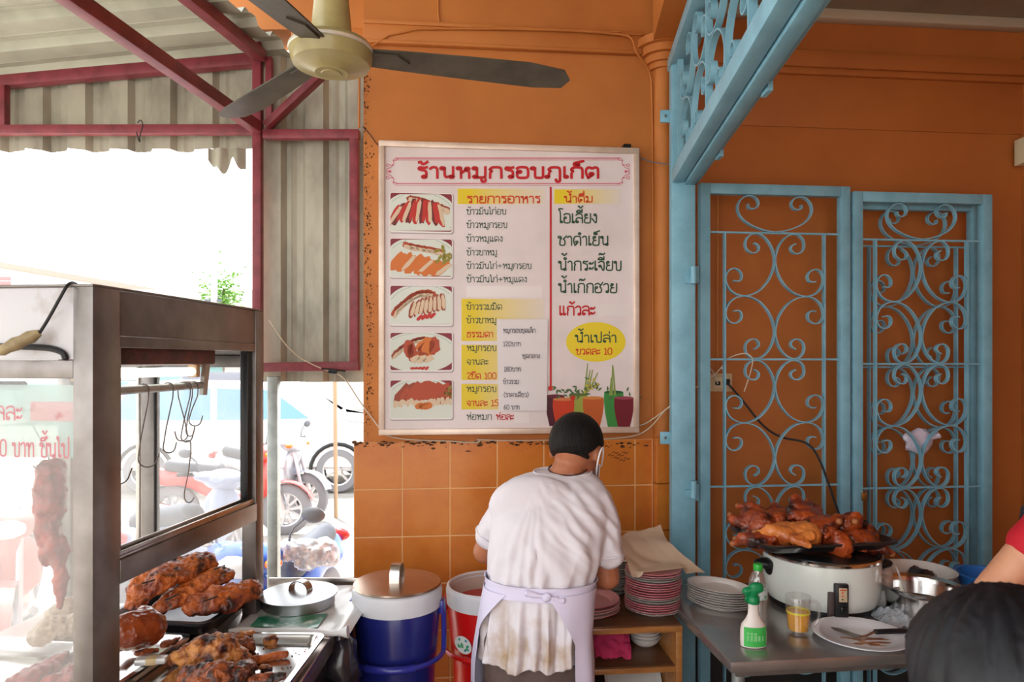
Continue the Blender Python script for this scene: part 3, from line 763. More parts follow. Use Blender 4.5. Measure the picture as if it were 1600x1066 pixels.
# printed food pictures
MAROON = mat('print_maroon', (130, 36, 48), .5); PLATEW = mat('print_plate', (214, 220, 210), .5); RIMW = mat('print_rim', (172, 186, 178), .5); CARDW = mat('print_border', (232, 228, 226), .5); SHAD = mat('print_drop_edge', (176, 164, 164), .5)
FOODC = [mat('print_red', (190, 42, 30), .5), mat('print_cream', (214, 190, 160), .5), mat('print_brown', (150, 62, 34), .5), mat('print_orange', (208, 112, 40), .5), mat('print_rust', (176, 70, 36), .5), mat('print_dark', (110, 30, 30), .5), mat('print_olive', (142, 132, 44), .5)]
def picture(k, y0, y1, kind):
    x0, x1 = 609.5, 706.5
    g = MB(); rect_px(g, x0 - .5, y0, x1 + 3, y1 + 3, .0506, .0005, .012); pc = g.build('dish_picture', SHAD, mb_root)
    g = MB(); rect_px(g, x0 - 1, y0 - .5, x1 + 1, y1 + 1, .0510, .0004, .012); g.build('border', CARDW, pc)
    g = MB(); rect_px(g, x0 + .5, y0 + .5, x1 - .5, y1 - 1.5, .0514, .0004, .008); g.build('tablecloth', MAROON, pc)
    def clip(pts):
        return [(min(max(x, x0 + .5), x1 - .5), min(max(y, y0 + .5), y1 - 1.5)) for x, y in pts]
    cx, cy = 658 + (k % 3 - 1) * 3, (y0 + y1) / 2 + (6 if kind != 3 else 0)
    rx, ry = 60, 41 if kind != 3 else 32
    E = lambda rx, ry: clip([(cx + rx * math.cos(i * math.pi / 36), cy - ry * math.sin(i * math.pi / 36)) for i in range(72)])
    g = MB(); poly_px(g, E(rx, ry), .0518, .0004); g.build('plate', PLATEW, pc)
    g = MB()
    for i in range(72 if kind < 2 else 37):
        a0, a1 = i * math.pi / 36, (i + 1) * math.pi / 36
        q4 = [(cx + r * rx * math.cos(t), cy - r * ry * math.sin(t)) for r, t in ((.9, a0), (.92, a0), (.92, a1), (.9, a1))]
        if all(x0 + 1 < x < x1 - 1 and y0 + 1 < y < y1 - 2 for x, y in q4): poly_px(g, q4, .0520, .0002)
    g.build('plate_rim', RIMW, pc)
    rr = random.Random(k * 7 + 3); by = {}; yc = (y0 + y1) / 2
    def put(ci, pts, lay):
        by.setdefault(ci, MB()); poly_px(by[ci], clip(pts), .0522 + lay * .00012, .0002)
    def slab(ci, x, y, l, w, ang, lay, rag=1.0):
        l, w = l * 1.22, w * 1.22; x = 658 + (x - 658) * 1.12; y = yc + (y - yc) * 1.12 + 1
        ca, sa = math.cos(ang), math.sin(ang); n = 14; pts = []
        for i in range(n):
            t = 2 * math.pi * i / n; e = 1 + rag * rr.uniform(-.16, .16)
            u = l * e * math.copysign(abs(math.cos(t)) ** .7, math.cos(t)); v = w * e * math.copysign(abs(math.sin(t)) ** .7, math.sin(t))
            pts.append((x + u * ca - v * sa, y - (u * sa + v * ca)))
        put(ci, pts, lay)
    if kind == 0:      # red pork slices in a fan, crisp pork behind
        for i in range(7): slab(2, 644 + i * 8, yc - 20 + i * 1.2 + i * i * .22, 6, 4.5, -.3, 1); slab(1, 645 + i * 8, yc - 18 + i * 1.2 + i * i * .22, 5, 3.6, -.3, 2)
        for i in range(9):
            x = 620 + i * 8; an = 1.0 + i * .1; slab(5 if i % 2 else 0, x, yc + 2 - 6 * math.sin(i / 8 * 3.1), 16, 4.2, an, 3 + i % 3); slab(0 if i % 2 else 1, x + 2.2, yc + 2 - 6 * math.sin(i / 8 * 3.1), 14, 2.4, an, 7 + i % 2)
    elif kind == 1:    # pale roast chicken slices
        for i in range(6): slab(4, 640 + i * 8, yc - 18 + i * 1.5, 8, 4, -.3, 1); slab(1, 641 + i * 8, yc - 16 + i * 1.5, 7, 2.5, -.3, 2)
        for i in range(6): slab(3, 624 + i * 12, yc + 3 + i * 2.4, 15, 6, .9 - i * .06, 3 + i % 2); slab(1 if i % 2 else 3, 629 + i * 12, yc + 3 + i * 2.4, 12, 2.6, .9 - i * .06, 6)
        for i in range(16): slab(6, 690 + rr.gauss(0, 5), yc + rr.gauss(-2, 10), 3.5, 2, rr.random() * 3, 5 + i % 3)
    elif kind == 2:    # curled crisp pork
        for i in range(12):
            t = i / 11; x = 622 + 50 * t; y = yc + 8 - 26 * math.sin(t * 2.0); slab(4, x, y, 7, 4, 1.1 - t, 1); slab(1, x + 1, y + 3, 6, 2.2, 1.1 - t, 2)
        for i in range(8): x = 646 + i * 6; y = yc + 4 - i * 1.4; slab(2, x, y, 11, 3.6, 1.25 + i * .06, 3 + i % 2); slab(1, x + 1, y, 10, 2.3, 1.25 + i * .06, 5 + i % 2)
        for i in range(4): slab(0, 656 + i * 6, yc + 16 - i, 5, 2, .8, 7)
    elif kind == 3:    # chopped pork with glaze
        for i in range(10):
            t = i / 9; x = 622 + 52 * t; y = yc + 2 - 20 * math.sin(t * 2.2); slab(2, x, y, 7, 3.4, .9 - t * .8, 1); slab(1, x, y + 2.4, 6, 1.6, .9 - t * .8, 2)
        for i in range(9): slab(rr.choice((4, 3, 0)), 648 + rr.uniform(-16, 30), yc - 4 + rr.uniform(-7, 8), 11, 6, rr.random() * 3, 3 + i % 4)
        for i in range(3): slab(1, 650 + i * 9, yc + 9, 7, 4, .5, 8)
        for i in range(5): slab(0, 646 + i * 5, yc + 22, 3, 1.6, .2 * i, 8)
    else:              # glossy duck over rice
        for i in range(8): slab(rr.choice((2, 4)), 632 + i * 9, yc - 8 - 5 * math.sin(i * .45), 15, 7, 1.0 - i * .05, 1 + i % 3); slab(4, 635 + i * 9, yc - 9, 10, 3, 1.0, 5)
        for i in range(14): slab(1, 622 + i * 6, yc + 3 + rr.uniform(-2, 3), 5, 2.6, rr.random() * 3, 6 + i % 2)
        for i in range(3): slab(3, 655 + i * 6, yc + 8, 6, 4, .4, 8)
        for i in range(10): slab(6, 698 + rr.gauss(0, 4), yc - 8 + rr.gauss(0, 7), 3, 2, rr.random() * 3, 5)
    for ci, g in by.items(): g.build('food', FOODC[ci], pc)
for k, (y0, y1) in enumerate(((303, 362), (374, 433), (447, 508), (520, 580), (594, 655))): picture(k, y0, y1, k)
# printed drinks
def glass_px(x0, x1, yt, yb, col, lay, top):
    g = MB(); cx = (x0 + x1) / 2; w = (x1 - x0) / 2; off = .0508 + lay * .0005
    pts = [(x0, yt), (x0 - .5, yt + (yb - yt) * .25), (cx - w * .9, yt + (yb - yt) * .6), (cx - w * .62, yb), (cx + w * .62, yb), (cx + w * .9, yt + (yb - yt) * .6), (x1 + .5, yt + (yb - yt) * .25), (x1, yt)]
    poly_px(g, pts, off, .0004); o = g.build('drink_picture', mat(*col), mb_root)
    g = MB(); poly_px(g, [(cx + w * math.cos(i * .2618), yt - 2.6 * math.sin(i * .2618)) for i in range(24)], off + .0003, .0003); g.build('drink_surface', mat(*top), o)
glass_px(853, 882, 619, 666, ('print_plum', (74, 18, 34), .5), 0, ('print_plum_top', (104, 30, 46), .5))
glass_px(889, 918, 617, 660, ('print_lime', (150, 160, 66), .5), 0, ('print_lime_top', (90, 110, 50), .5))
glass_px(944, 974, 613, 667, ('print_green', (56, 136, 60), .5), 0, ('print_green_top', (30, 90, 44), .5))
glass_px(864, 897, 624, 668, ('print_tea', (196, 60, 24), .5), 1, ('print_tea_top', (202, 120, 70), .5))
glass_px(911, 943, 622, 668, ('print_amber', (186, 90, 34), .5), 1, ('print_amber_top', (206, 130, 60), .5))
glass_px(960, 990, 622, 667, ('print_wine', (110, 14, 34), .5), 1, ('print_wine_top', (150, 60, 80), .5))
LEAFP = mat('print_leaf', (74, 104, 56), .5); STALK = mat('print_stalk', (132, 152, 74), .5); BUD = mat('print_bud', (196, 176, 70), .5)
g = MB(); rr = random.Random(5)
for (cx, cy, n) in ((876, 612, 12), (898, 612, 14), (927, 604, 10), (983, 618, 6)):
    g = MB()
    for i in range(n):
        x, y, a2 = cx + rr.gauss(0, 8), cy + rr.gauss(0, 4), rr.random() * 3
        poly_px(g, [(x + 4.5 * math.cos(a2), y + 4.5 * math.sin(a2)), (x - 1.6 * math.sin(a2), y + 1.6 * math.cos(a2)), (x - 4.5 * math.cos(a2), y - 4.5 * math.sin(a2)), (x + 1.6 * math.sin(a2), y - 1.6 * math.cos(a2))], .0524 + .00005 * i, .0002)
    g.build('leaf_picture', LEAFP, mb_root)
g = MB()
for (xa, ya, xb, yb) in ((918, 568, 914, 615), (922, 578, 916, 615), (926, 578, 919, 612), (934, 582, 924, 604), (957, 570, 956, 618), (958, 572, 961, 618), (955, 590, 953, 618)):
    poly_px(g, [(xa - .6, ya), (xb - 1.6, yb), (xb + 1.6, yb), (xa + .6, ya)], .0526, .0002)
g.build('stalk_picture', STALK, mb_root)
g = MB()
for i in range(14):
    x, y = 926 + rr.gauss(0, 6), 602 + rr.gauss(0, 5); poly_px(g, [(x + 2 * math.cos(t), y + 2 * math.sin(t)) for t in (0, 1, 2.1, 3.1, 4.2, 5.2)], .0528, .0002)
g.build('flower_picture', BUD, mb_root)
g = MB()
for x, y in ((860, 607), (895, 622)): poly_px(g, [(x + 4 * math.cos(i * .5), y + 4 * math.sin(i * .5)) for i in range(12)], .0530, .0002)
g.build('fruit_picture', FOODC[0], mb_root)
# the paper note taped over the board
nt_ = thing('paper_note', 'white paper price note taped over the menu board', 'note', PW(817, 640, .06), WA)
m = MB()
def sheet(u, v):
    x = 777 + 79 * u - (1.5 * v if u > .5 else 0); y = 499 + 143 * v
    return PW(x + 3 * (v - .3) * (1 - u), y, .0565 + .004 * math.sin(u * 3.1) * (.4 + .6 * v) + .0025 * math.sin(v * 9) * u)
m.grid(sheet, 12, 20); m.build('sheet', mat('note_paper', (222, 216, 218), .7), nt_, 80, solid=.0006)
for s, x0, x1, y in (('หมูกรอบชุดเล็ก', 786, 837, 520), ('120บาท', 786, 814, 541), ('ชุดกลาง', 816, 844, 560), ('180บาท', 787, 814, 580.5), ('ข้าวรวม', 786, 811, 600), ('(ราคาเดียว)', 787, 826, 620.5), ('60 บาท', 787, 812, 641)):
    text(s, x0, x1, y - (0 if y < 640 else 1), 6, INKK, .14, .0645, nt_)
# string and wires at the board
LW = mat('pale_string', (196, 184, 164), .8)
m = MB(); m.tube(chaikin([PW(567, 198, .01), PW(580, 212, .012), PW(590, 228, .02), PW(606, 231, .04)], 2), .0022, 6); tag(m.build('black_wire', BLACKRUB), 'thin black wire from the wall edge to the board clip', 'wire')
m = MB(); m.tube(chaikin([PW(998, 246, .03), PW(1020, 254, .06), PW(1052, 258, .13)], 2), .0024, 6); tag(m.build('grey_wire', GREYPL), 'short grey wire tying the board top to the blue post', 'wire')
m = MB(); m.tube(chaikin([P(420, 500, 2.9), P(455, 552, 2.9), P(500, 576, 2.94), P(520, 580, 2.95), P(540, 592, 2.93), P(560, 625, 2.9), PW(590, 665, .03), PW(600, 681, .028), PW(640, 688, .022), PW(700, 689, .022), PW(745, 693, .022), PW(752, 688, .022), PW(740, 687, .024), PW(800, 689, .022), PW(900, 687, .022), PW(975, 685, .022), PW(1010, 676, .05), PW(1040, 640, .16)], 2), .0026, 6)
tag(m.build('pale_cord', LW), 'long pale cord looped along the tile top under the menu board', 'cord')
m = MB(); m.tube([P(514, 580, 2.93), P(526, 581, 2.93)], .012, 8).tube([P(502, 576, 2.93), P(540, 580, 2.94)], .004, 6); tag(m.build('cord_connector', BLACKPL), 'small black cord connector at the lower red beam', 'connector')

# ---------------------------------------------------------------- blue iron: post, overhead grille, folded gate
post = thing('gate_post', 'tall blue painted iron gate post bolted to the orange pilaster', 'post', V((P(1066, 600, 2.84).x, 2.84, 0)))
px0 = P(1066, 600, 2.84).x
m = MB(); m.bar(V((px0, 2.84, 0)), V((px0, 2.84, 2.89)), .098, .05, up=(0, 1, 0), bevel=.004); m.build('upright', BLUEIRON, post)
for py in (180, 685):
    m = MB(); c = P(1042, py, 2.845); m.box((c.x, 2.86, c.z), (.05, .012, .052), bevel=.003); m.build('wall_bracket', BLUEIRON, post)
    m = MB(); m.ball((c.x - .004, 2.853, c.z), (.007, .005, .007), 1); m.build('bolt', STEEL_D, post)
for py in (430, 765):
    m = MB(); c = P(1084, py, 2.80); m.tube([c + V((0, 0, -.035)), c + V((0, 0, .035))], .013, 10); m.box(c + V((-.012, .01, -.018)), (.04, .012, .03)); m.build('hinge', BLUEIRON, post)
ZB, ZT = 2.398, 2.90
def tp(t, z, s=0.0): return V((px0 - .0 - .083 * t + s, 2.84 - t, z))
gr = thing('overhead_grille', 'blue iron scrollwork grille running overhead from the blue post', 'grille', tp(0, ZB))
m = MB(); m.bar(tp(-.045, ZB + .02, -.022), tp(2.3, ZB + .02, -.022), .048, .06, bevel=.003)
m.build('lower_beam', BLUEIRON, gr)
m = MB(); m.bar(tp(-.045, ZB + .006, .028), tp(2.3, ZB + .006, .028), .042, .05, bevel=.003); m.bar(tp(-.045, ZB + .04, .06), tp(2.3, ZB + .04, .06), .02, .085, bevel=.003)
m.build('track_channel', BLUEIRON, gr)
for t in (.42, 1.0, 1.6):
    m = MB(); m.box(tp(t, ZB - .012, .062), (.014, .05, .03)); m.build('track_clip', BLUEIRON, gr)
m = MB(); m.bar(tp(-.045, ZT, -.01), tp(2.3, ZT, -.01), .09, .05, bevel=.003); m.build('upper_beam', BLUEIRON, gr)
m = MB()
DB = V((-.083, -1, 0)).normalized(); XW = V((.021, -.002, 0))
def sc_t(pts): return [tp(t, z, -.02) for t, z in pts]
def spiral(cx, cy, r0, r1, a0, a1, n=26): return [(cx + (r0 + (r1 - r0) * i / n) * math.cos(math.radians(a0 + (a1 - a0) * i / n)), cy + (r0 + (r1 - r0) * i / n) * math.sin(math.radians(a0 + (a1 - a0) * i / n))) for i in range(n + 1)]
def cscroll(h=.27, w=.135, r=.05, flip=1):
    "one C of flat bar, its belly at x=0 and its curls at x=w, from top to bottom"
    top = spiral(w - .035, h - r, .018, r, -100, 90 + 0, 20)[:-1]
    arcp = [(w - .035 - .02, h - .004), (w * .35, h * .80), (w * .07, h * .45), (0, 0.0)]
    up = [V((x, y, 0)) for x, y in top] + [V((x, y, 0)) for x, y in arcp]
    p = [(q.x, q.y) for q in chaikin(up, 1)]
    return p
CS = [(378,278),(398,288),(400,305),(385,320),(362,320),(342,303),(338,280),(346,255),(368,240),(395,238),(425,252),(452,285),(467,325),(470,355),(460,400),(435,445),(395,483),(345,500),(300,495),(265,470),(250,430),(258,400),(280,384),(305,387),(324,405),(324,428),(308,440),(288,436)]
CS = [(q_.x, q_.y) for q_ in chaikin([((470 - x) / 221, (y - 238) / 264, 0) for x, y in CS], 2)]      # one C scroll: x 0 centre line to 1 side bar, y 0 cross rod to 1 middle
CROWN = [(q_.x, q_.y) for q_ in chaikin([((470 - x) / 221, (232 - y) / 276, 0) for x, y in [(352,100),(350,118),(372,126),(392,115),(399,95),(388,72),(362,60),(330,68),(308,95),(303,130),(318,165),(350,195),(400,218),(440,229),(470,232)]], 2)]
for k in range(4):
    tc0 = .12 + k * .52
    for s_ in (-1, 1):
        for e_ in (-1, 1):
            pts = [(tc0 + .26 + e_ * (.26 - y * .26), (ZB + ZT) / 2 + .01 + s_ * (x * .205 + .004)) for x, y in CS]
            g = MB(); g.strap(sc_t(pts), XW, .006); g.build('scroll', BLUEIRON, gr)
for t0 in (.075, .64, 1.16, 1.68, 2.2):
    g = MB(); g.bar(tp(t0, ZB + .05, -.02), tp(t0, ZT - .02, -.02), .024, .006, up=(0, 1, 0)); g.build('flat_bar', BLUEIRON, gr)

def leaf_panel(label, xa, xb, off, y_top=None, hinge_px=(), sag=0.0, light=False):
    "one gate leaf, folded flat in front of the wall: xa, xb its edges in the photograph"
    ua, ub = W(xa, 600, off).x, W(xb, 600, off).x
    zt = W(xa, y_top, off).z; zb = .06; v = -off; FW = .044
    r = thing('gate_leaf', label, 'gate', WM @ V(((ua + ub) / 2, v, zb)), WA)
    m = MB()
    m.ubox(ua, ua + FW, v - .018, v + .018, zb, zt, .003); m.ubox(ub - FW, ub, v - .018, v + .018, zb, zt, .003)
    m.ubox(ua + FW, ub - FW, v - .018, v + .018, zt - FW, zt, .003); m.ubox(ua + FW, ub - FW, v - .018, v + .018, zb, zb + FW, .003)
    m.build('frame', BLUEIRON, r)
    H = .541; wv = VDIR * .02
    z0 = zt - .205; uc = (ua + ub) / 2; iw = (ub - ua) - 2 * FW; bx = iw * .383
    for k in range(5):
        z = z0 - k * H
        if z > zb + .02: m = MB(); m.ubox(ua + FW - .004, ub - FW + .004, v - .004, v + .004, z - .004, z + .004); m.build('cross_rod', BLUEIRON, r)
    for s in (-1, 1):
        m = MB(); m.ubox(uc + s * bx - .0035, uc + s * bx + .0035, v - .01, v + .01, zb + FW, z0); m.build('flat_bar', BLUEIRON, r)
    Q = lambda x, z: WM @ V((uc + x, v, z))
    half = [(x * bx, z0 + .004 + y * H * .46) for x, y in CROWN]
    m = MB(); m.strap([Q(x, z) for x, z in half] + [Q(-x, z) for x, z in half[::-1][1:]], wv, .005); m.build('crown_scroll', BLUEIRON, r)
    n = 4
    for k in range(n):
        for half_ in (0, 1):
            for s in (-1, 1):
                za = z0 - k * H - .003; pts = [(s * x * bx, za - y * H * .5) if half_ == 0 else (s * x * bx, za - H + .006 + y * H * .5) for x, y in CS]
                if min(z for x, z in pts) < zb + .03: continue
                m = MB(); m.strap([Q(x, z) for x, z in pts], wv, .005); m.build('scroll', BLUEIRON, r)
    for py in hinge_px:
        c = W(xb if py < 0 else xa, abs(py), off)
        m = MB(); cc = WM @ V((c.x + (.0 if py < 0 else -.012), v - .01, c.z)); m.tube([cc - V((0, 0, .035)), cc + V((0, 0, .035))], .012, 10); m.build('hinge', BLUEIRON, r)
    return r
leaf_panel('blue scrollwork gate leaf hinged beside the post, behind the rice cooker', 1092, 1325.5, .13, 287, (430, 768))
leaf_panel('blue scrollwork gate leaf in front of the pair folded together by the dark bin', 1330, 1546, .13, 300, ())
leaf_panel('blue scrollwork gate leaf folded behind another one, its pattern showing doubled', 1322, 1528, .055, 312, ())
pk = thing('padlock', 'small brass padlock hanging from the gate rod by the leaf edge', 'padlock', PW(1350, 780, .13))
m = MB(); c = PW(1350, 776, .148); m.box(c, (.026, .014, .034), bevel=.003); m.build('lock_body', mat('brass', (150, 112, 60), .35, metal=.8), pk)
m = MB(); m.tube(arc(c + V((0, 0, .016)), .009, 0, 180, 10), .003, 6); m.tube([c + V((.009, 0, .0)), c + V((.009, 0, .017))], .003, 6).tube([c + V((-.009, 0, .0)), c + V((-.009, 0, .017))], .003, 6); m.build('shackle', STEEL_D, pk)
m = MB(); c = PW(1434, 688, .10)
m.ball(c, (.062, .022, .055), 3); m.warp(lambda p: p + (p - c) * (.35 * noise.noise(p * 30) + .2 * noise.noise(p * 70)))
m.tube(chaikin([c + V((.04, 0, .012)), c + V((.07, -.01, .016)), c + V((.085, -.01, .024))], 1), [.02, .015, .012, .012, .014, .017], 8)
tag(m.build('crumpled_bag', mat('thin_white_plastic', (206, 198, 216), .3, alpha=.92, coat=.4)), 'crumpled white plastic bag stuffed behind the gate scrolls', 'bag')

# socket, plugs, cables
so = thing('wall_socket', 'beige wall socket with plugs behind the blue gate', 'socket', PW(1127, 598, -.04), WA)
m = MB(); rect_px(m, 1109, 584, 1144, 612, -.032, .018); m.build('plate', mat('beige_plastic', (190, 160, 124), .45), so)
m = MB(); rect_px(m, 1116, 590, 1137, 606, -.030, .003); m.build('outlet_face', mat('ivory_plastic', (206, 184, 150), .45), so)
m = MB(); c = PW(1135, 597, -.02); m.box(c, (.022, .04, .026), bevel=.004); m.box(PW(1121, 599, -.02), (.018, .035, .018), bevel=.004); m.build('plug', BLACKPL, so)
m = MB(); m.tube(chaikin([PW(1136, 598, .005), PW(1160, 625, .03), PW(1190, 665, .06), PW(1220, 685, .10), PW(1262, 690, .16), PW(1280, 715, .2), PW(1296, 760, .25), PW(1306, 790, .30), PW(1314, 812, .36)], 3), .0046, 8)
tag(m.build('power_cable', BLACKRUB), 'thick black power cable hanging from the socket to the rice cooker', 'cable')
m = MB(); m.tube(chaikin([PW(1122, 600, .0), PW(1112, 575, .0), PW(1098, 572, .05), PW(1100, 582, .1), PW(1110, 590, .1), PW(1104, 602, .1), PW(1082, 606, .16), PW(1060, 622, .2), PW(1044, 638, .16), PW(1020, 655, .06), PW(1006, 664, .03), PW(985, 668, .03)], 3), .0028, 6)
tag(m.build('thin_cable', LW), 'thin white cord curling from the socket round the blue post', 'cord')
m = MB(); m.tube(chaikin([PW(1112, 590, .02), PW(1128, 574, .02), PW(1135, 560, .1), PW(1165, 550, .14), PW(1178, 560, .14), PW(1172, 585, .13), PW(1163, 612, .12)], 3), .0024, 6)
m.tube([PW(1127, 577, .03), PW(1133, 568, .03)], .006, 6); tag(m.build('beige_cord', LW), 'thin beige cord hooked over the gate scroll above the socket', 'cord')

# ---------------------------------------------------------------- ceiling fan, at rest
CREAM = mat('fan_cream', (172, 160, 108), .35, col2=(150, 138, 90), nscale=5, coat=.2)
BLADE = mat('fan_blade', (84, 78, 66), .5, col2=(60, 55, 46), nscale=6)
fc = P(518, 88, 2.1)
fan = thing('ceiling_fan', 'cream ceiling fan with three dark blades hanging before the orange wall', 'fan', fc)
m = MB(); m.lathe([(.01, -.055), (.03, -.056), (.032, -.053), (.05, -.053), (.055, -.048), (.095, -.035), (.115, -.028), (.122, -.012), (.125, .004), (.127, .012), (.125, .02), (.126, .024), (.118, .036), (.09, .046), (.05, .05)], fc, 48); m.build('motor_housing', CREAM, fan)
m = MB(); m.lathe([(.127, .010), (.1292, .012), (.1292, .020), (.127, .022)], fc, 48, cap=False); m.build('trim_ring', mat('fan_trim', (216, 214, 200), .25, metal=.4), fan)
m = MB(); m.lathe([(.062, .05), (.060, .09), (.05, .2), (.045, .34), (.03, .36)], fc, 32); m.build('stem_cover', CREAM, fan)
m = MB(); m.tube([fc + V((0, 0, .3)), V((fc.x, fc.y, 3.45))], .016, 10); m.build('down_rod', CREAM, fan)
m = MB(); m.lathe([(.02, -.09), (.06, -.06), (.075, -.01), (.075, 0)], V((fc.x, fc.y, 3.45)), 24); m.build('ceiling_canopy', CREAM, fan)
for k in range(3):
    an = math.radians(14.6 + 120 * k); Mr = Matrix.Translation(fc + V((0, 0, -.0))) @ rotz(an) @ Matrix.Rotation(math.radians(-9), 4, 'X')
    m = MB(); out = [(.12, -.045), (.2, -.052), (.42, -.064), (.62, -.07), (.74, -.05), (.775, .0), (.76, .05), (.66, .064), (.42, .058), (.2, .05), (.12, .045)]
    m.prism(out, .006, .011, Mr); b_ = m.build('blade', BLADE, fan)
    m = MB(); m.prism([(.08, -.03), (.2, -.035), (.24, 0), (.2, .035), (.08, .03)], .0, .006, Mr); m.build('blade_iron', BLADE, b_)

# box and bin at the edge of the picture
m = MB(); c = PW(1606, 236, .02); m.box(c, (.07, .08, .12), bevel=.004); tag(m.build('wall_box', mat('cream_box', (214, 204, 170), .5)), 'cream box fixed high on the orange inside wall', 'box')
# ---------------------------------------------------------------- glass display cart
CA = V((-.958, 1.56, 0)); CROT = math.radians(-7.1)
cart = thing('display_cart', 'stainless steel and glass food display cart at the open side of the stall', 'food cart', CA, CROT)
FC = WMAT[cart.name]
def q(x, y, z): return FC @ V((x, y, z))
def cbox(m, x0, x1, y0, y1, z0, z1, bevel=.002):
    return m.box(((x0 + x1) / 2, (y0 + y1) / 2, (z0 + z1) / 2), (abs(x1 - x0), abs(y1 - y0), abs(z1 - z0)), FC, bevel)
DIRTY = mat('dirty_white_panel', (196, 196, 200), .45, col2=(140, 114, 92), nscale=6, mix=(.54, .74), detail=8)
CX, CY, CT = -.74, .806, 1.8225
def part(nm, mt, *bs, bevel=.002):
    m = MB()
    for b in bs: cbox(m, *b, bevel)
    return m.build(nm, mt, cart)
part('base', STEEL_D, (CX, 0, 0, CY, 0.02, .775))
part('counter', STEEL, (CX, .0, 0, CY, .776, .792))
part('post', STEEL_D, (-.05, 0, 0, .09, .792, CT)); part('post', STEEL_D, (CX, CX + .05, 0, .05, .792, CT))
part('post', STEEL_D, (-.05, 0, CY - .055, CY, .792, CT)); part('post', STEEL_D, (CX, CX + .05, CY - .05, CY, .792, CT))
part('header_panel', STEEL_D, (-.012, -.002, .092, CY - .055, 1.712, CT - .002))
part('header_panel', DIRTY, (CX + .05, -.05, .004, .014, 1.654, CT - .002))
part('header_panel', STEEL_D, (CX + .05, -.05, CY - .014, CY - .004, 1.67, CT - .002))
part('roof_panel', STEEL_D, (CX, 0, 0, CY, CT, CT + .006))
part('rail', STEEL_D, (-.045, -.001, .09, CY - .055, 1.684, 1.711)); part('rail', STEEL_D, (CX + .05, -.05, .0, .03, 1.611, 1.653))
part('rail', STEEL_D, (-.05, .002, .09, CY - .05, 1.112, 1.17)); part('rail', STEEL_D, (CX + .05, -.05, CY - .03, CY, 1.63, 1.67))
part('window_track', STEEL, (-.035, -.004, .09, CY - .055, 1.1705, 1.178), (-.035, -.028, .09, CY - .055, 1.178, 1.192), (-.010, -.004, .09, CY - .055, 1.178, 1.188), bevel=.001)
part('window_jamb', BLACKPL, (-.04, -.012, CY - .085, CY - .056, 1.19, 1.684)); part('window_jamb', STEEL_D, (-.04, -.004, .09, .1, 1.19, 1.684))
part('mullion', STEEL_D, (-.425, -.378, CY - .045, CY - .012, .80, 1.63)); part('mullion', STEEL, (-.45, -.436, CY - .04, CY - .02, .80, 1.63))
part('seal_strip', BLACKRUB, (-.378, -.372, CY - .045, CY - .02, .80, 1.63))
m = MB(); m.tube(chaikin([q(-.6, -.002, 1.686), q(-.3, -.002, 1.686), q(-.12, -.002, 1.684), q(-.072, -.002, 1.672), q(-.066, -.002, 1.655)], 2), .007, 8); m.build('rubber_gasket', BLACKRUB, cart)
HAZE = dusty('dusty_glass', (236, 240, 240), .15); HAZE2 = dusty('window_glass', (236, 240, 240), .16)
part('glass_pane', HAZE2, (CX + .05, -.43, CY - .026, CY - .022, .80, 1.63), bevel=0); part('glass_pane', HAZE2, (-.378, -.05, CY - .040, CY - .036, .80, 1.63), bevel=0)
part('glass_pane', HAZE2, (CX + .02, CX + .024, .05, CY - .05, .80, 1.63), bevel=0)
part('glass_pane', HAZE, (CX + .05, -.05, .012, .017, .792, 1.611), bevel=0)
part('glass_edge', mat('glass_edge_green', (150, 190, 170), .15, alpha=.8), (-.0535, -.05, .011, .018, .792, 1.611), bevel=0)
part('rail_tube', STEEL_D, (CX + .05, -.05, .02, .028, .792, .80))
# hooks' rail inside with its hanger
r0, r1 = P(168, 621, 1.44 + .12), P(306, 603, 2.1)
r0 = V((-.985, 1.62, 1.577)); r1 = V((-.955, 2.10, 1.577))
m = MB(); m.tube([r0, r1], .011, 12); rail = m.build('hanging_rail', GALV, cart)
m = MB(); m.bar(r1 + V((-.0, .01, -.03)), r1 + V((.012, .015, .115)), .012, .03, up=(0, 1, 0)); m.build('rail_hanger', STEEL, cart)
m = MB(); m.bar(r0 + V((0, -.01, -.03)), r0 + V((0, -.01, .1)), .012, .03, up=(0, 1, 0)); m.build('rail_hanger', STEEL, cart)
m = MB(); m.tube([P(-40, 603, 1.72), P(38, 603, 1.72)], .012, 12); m.build('hanging_rail', BLACKPL, cart)
# banner behind the front glass
BAN = dusty('banner_film', (216, 240, 236), .55, 0)
part('banner', BAN, (-.66, -.056, .022, .0225, 1.425, 1.595), bevel=0)
part('cover_tape', mat('cover_tape', (198, 160, 160), .5, col2=(176, 92, 100), nscale=30, mix=(.6, .72), alpha=.95), (-.175, -.065, .0195, .021, 1.511, 1.556), bevel=0)
INKC = mat('ink_crimson', (186, 40, 74), .5)
def ctext(s, px0, px1, base, h, wt=.13):
    def X(px, y):   # pixel -> local on the film
        k = (px - 800) / FPX; a = q(0, .0185, 0); n = FC.to_3x3() @ V((0, 1, 0)); Y = a.dot(n) / (k * n.x + n.y)
        w = V((k * Y, Y, EYE - (y - 565) / FPX * Y)); l = FC.inverted() @ w; return l, Y
    o, Y = X(px0, base); e, _ = X(px1, base)
    m = lettering(s, lambda a, b: FC @ V((o.x + a, .0185, o.z + b)), e.x - o.x, h / FPX * Y, wt); return m.build('lettering', INKC, cart)
ctext('เลละ', -16, 35, 656, 21); ctext('00 บาท ขึ้นไป', -13, 109, 713, 22)
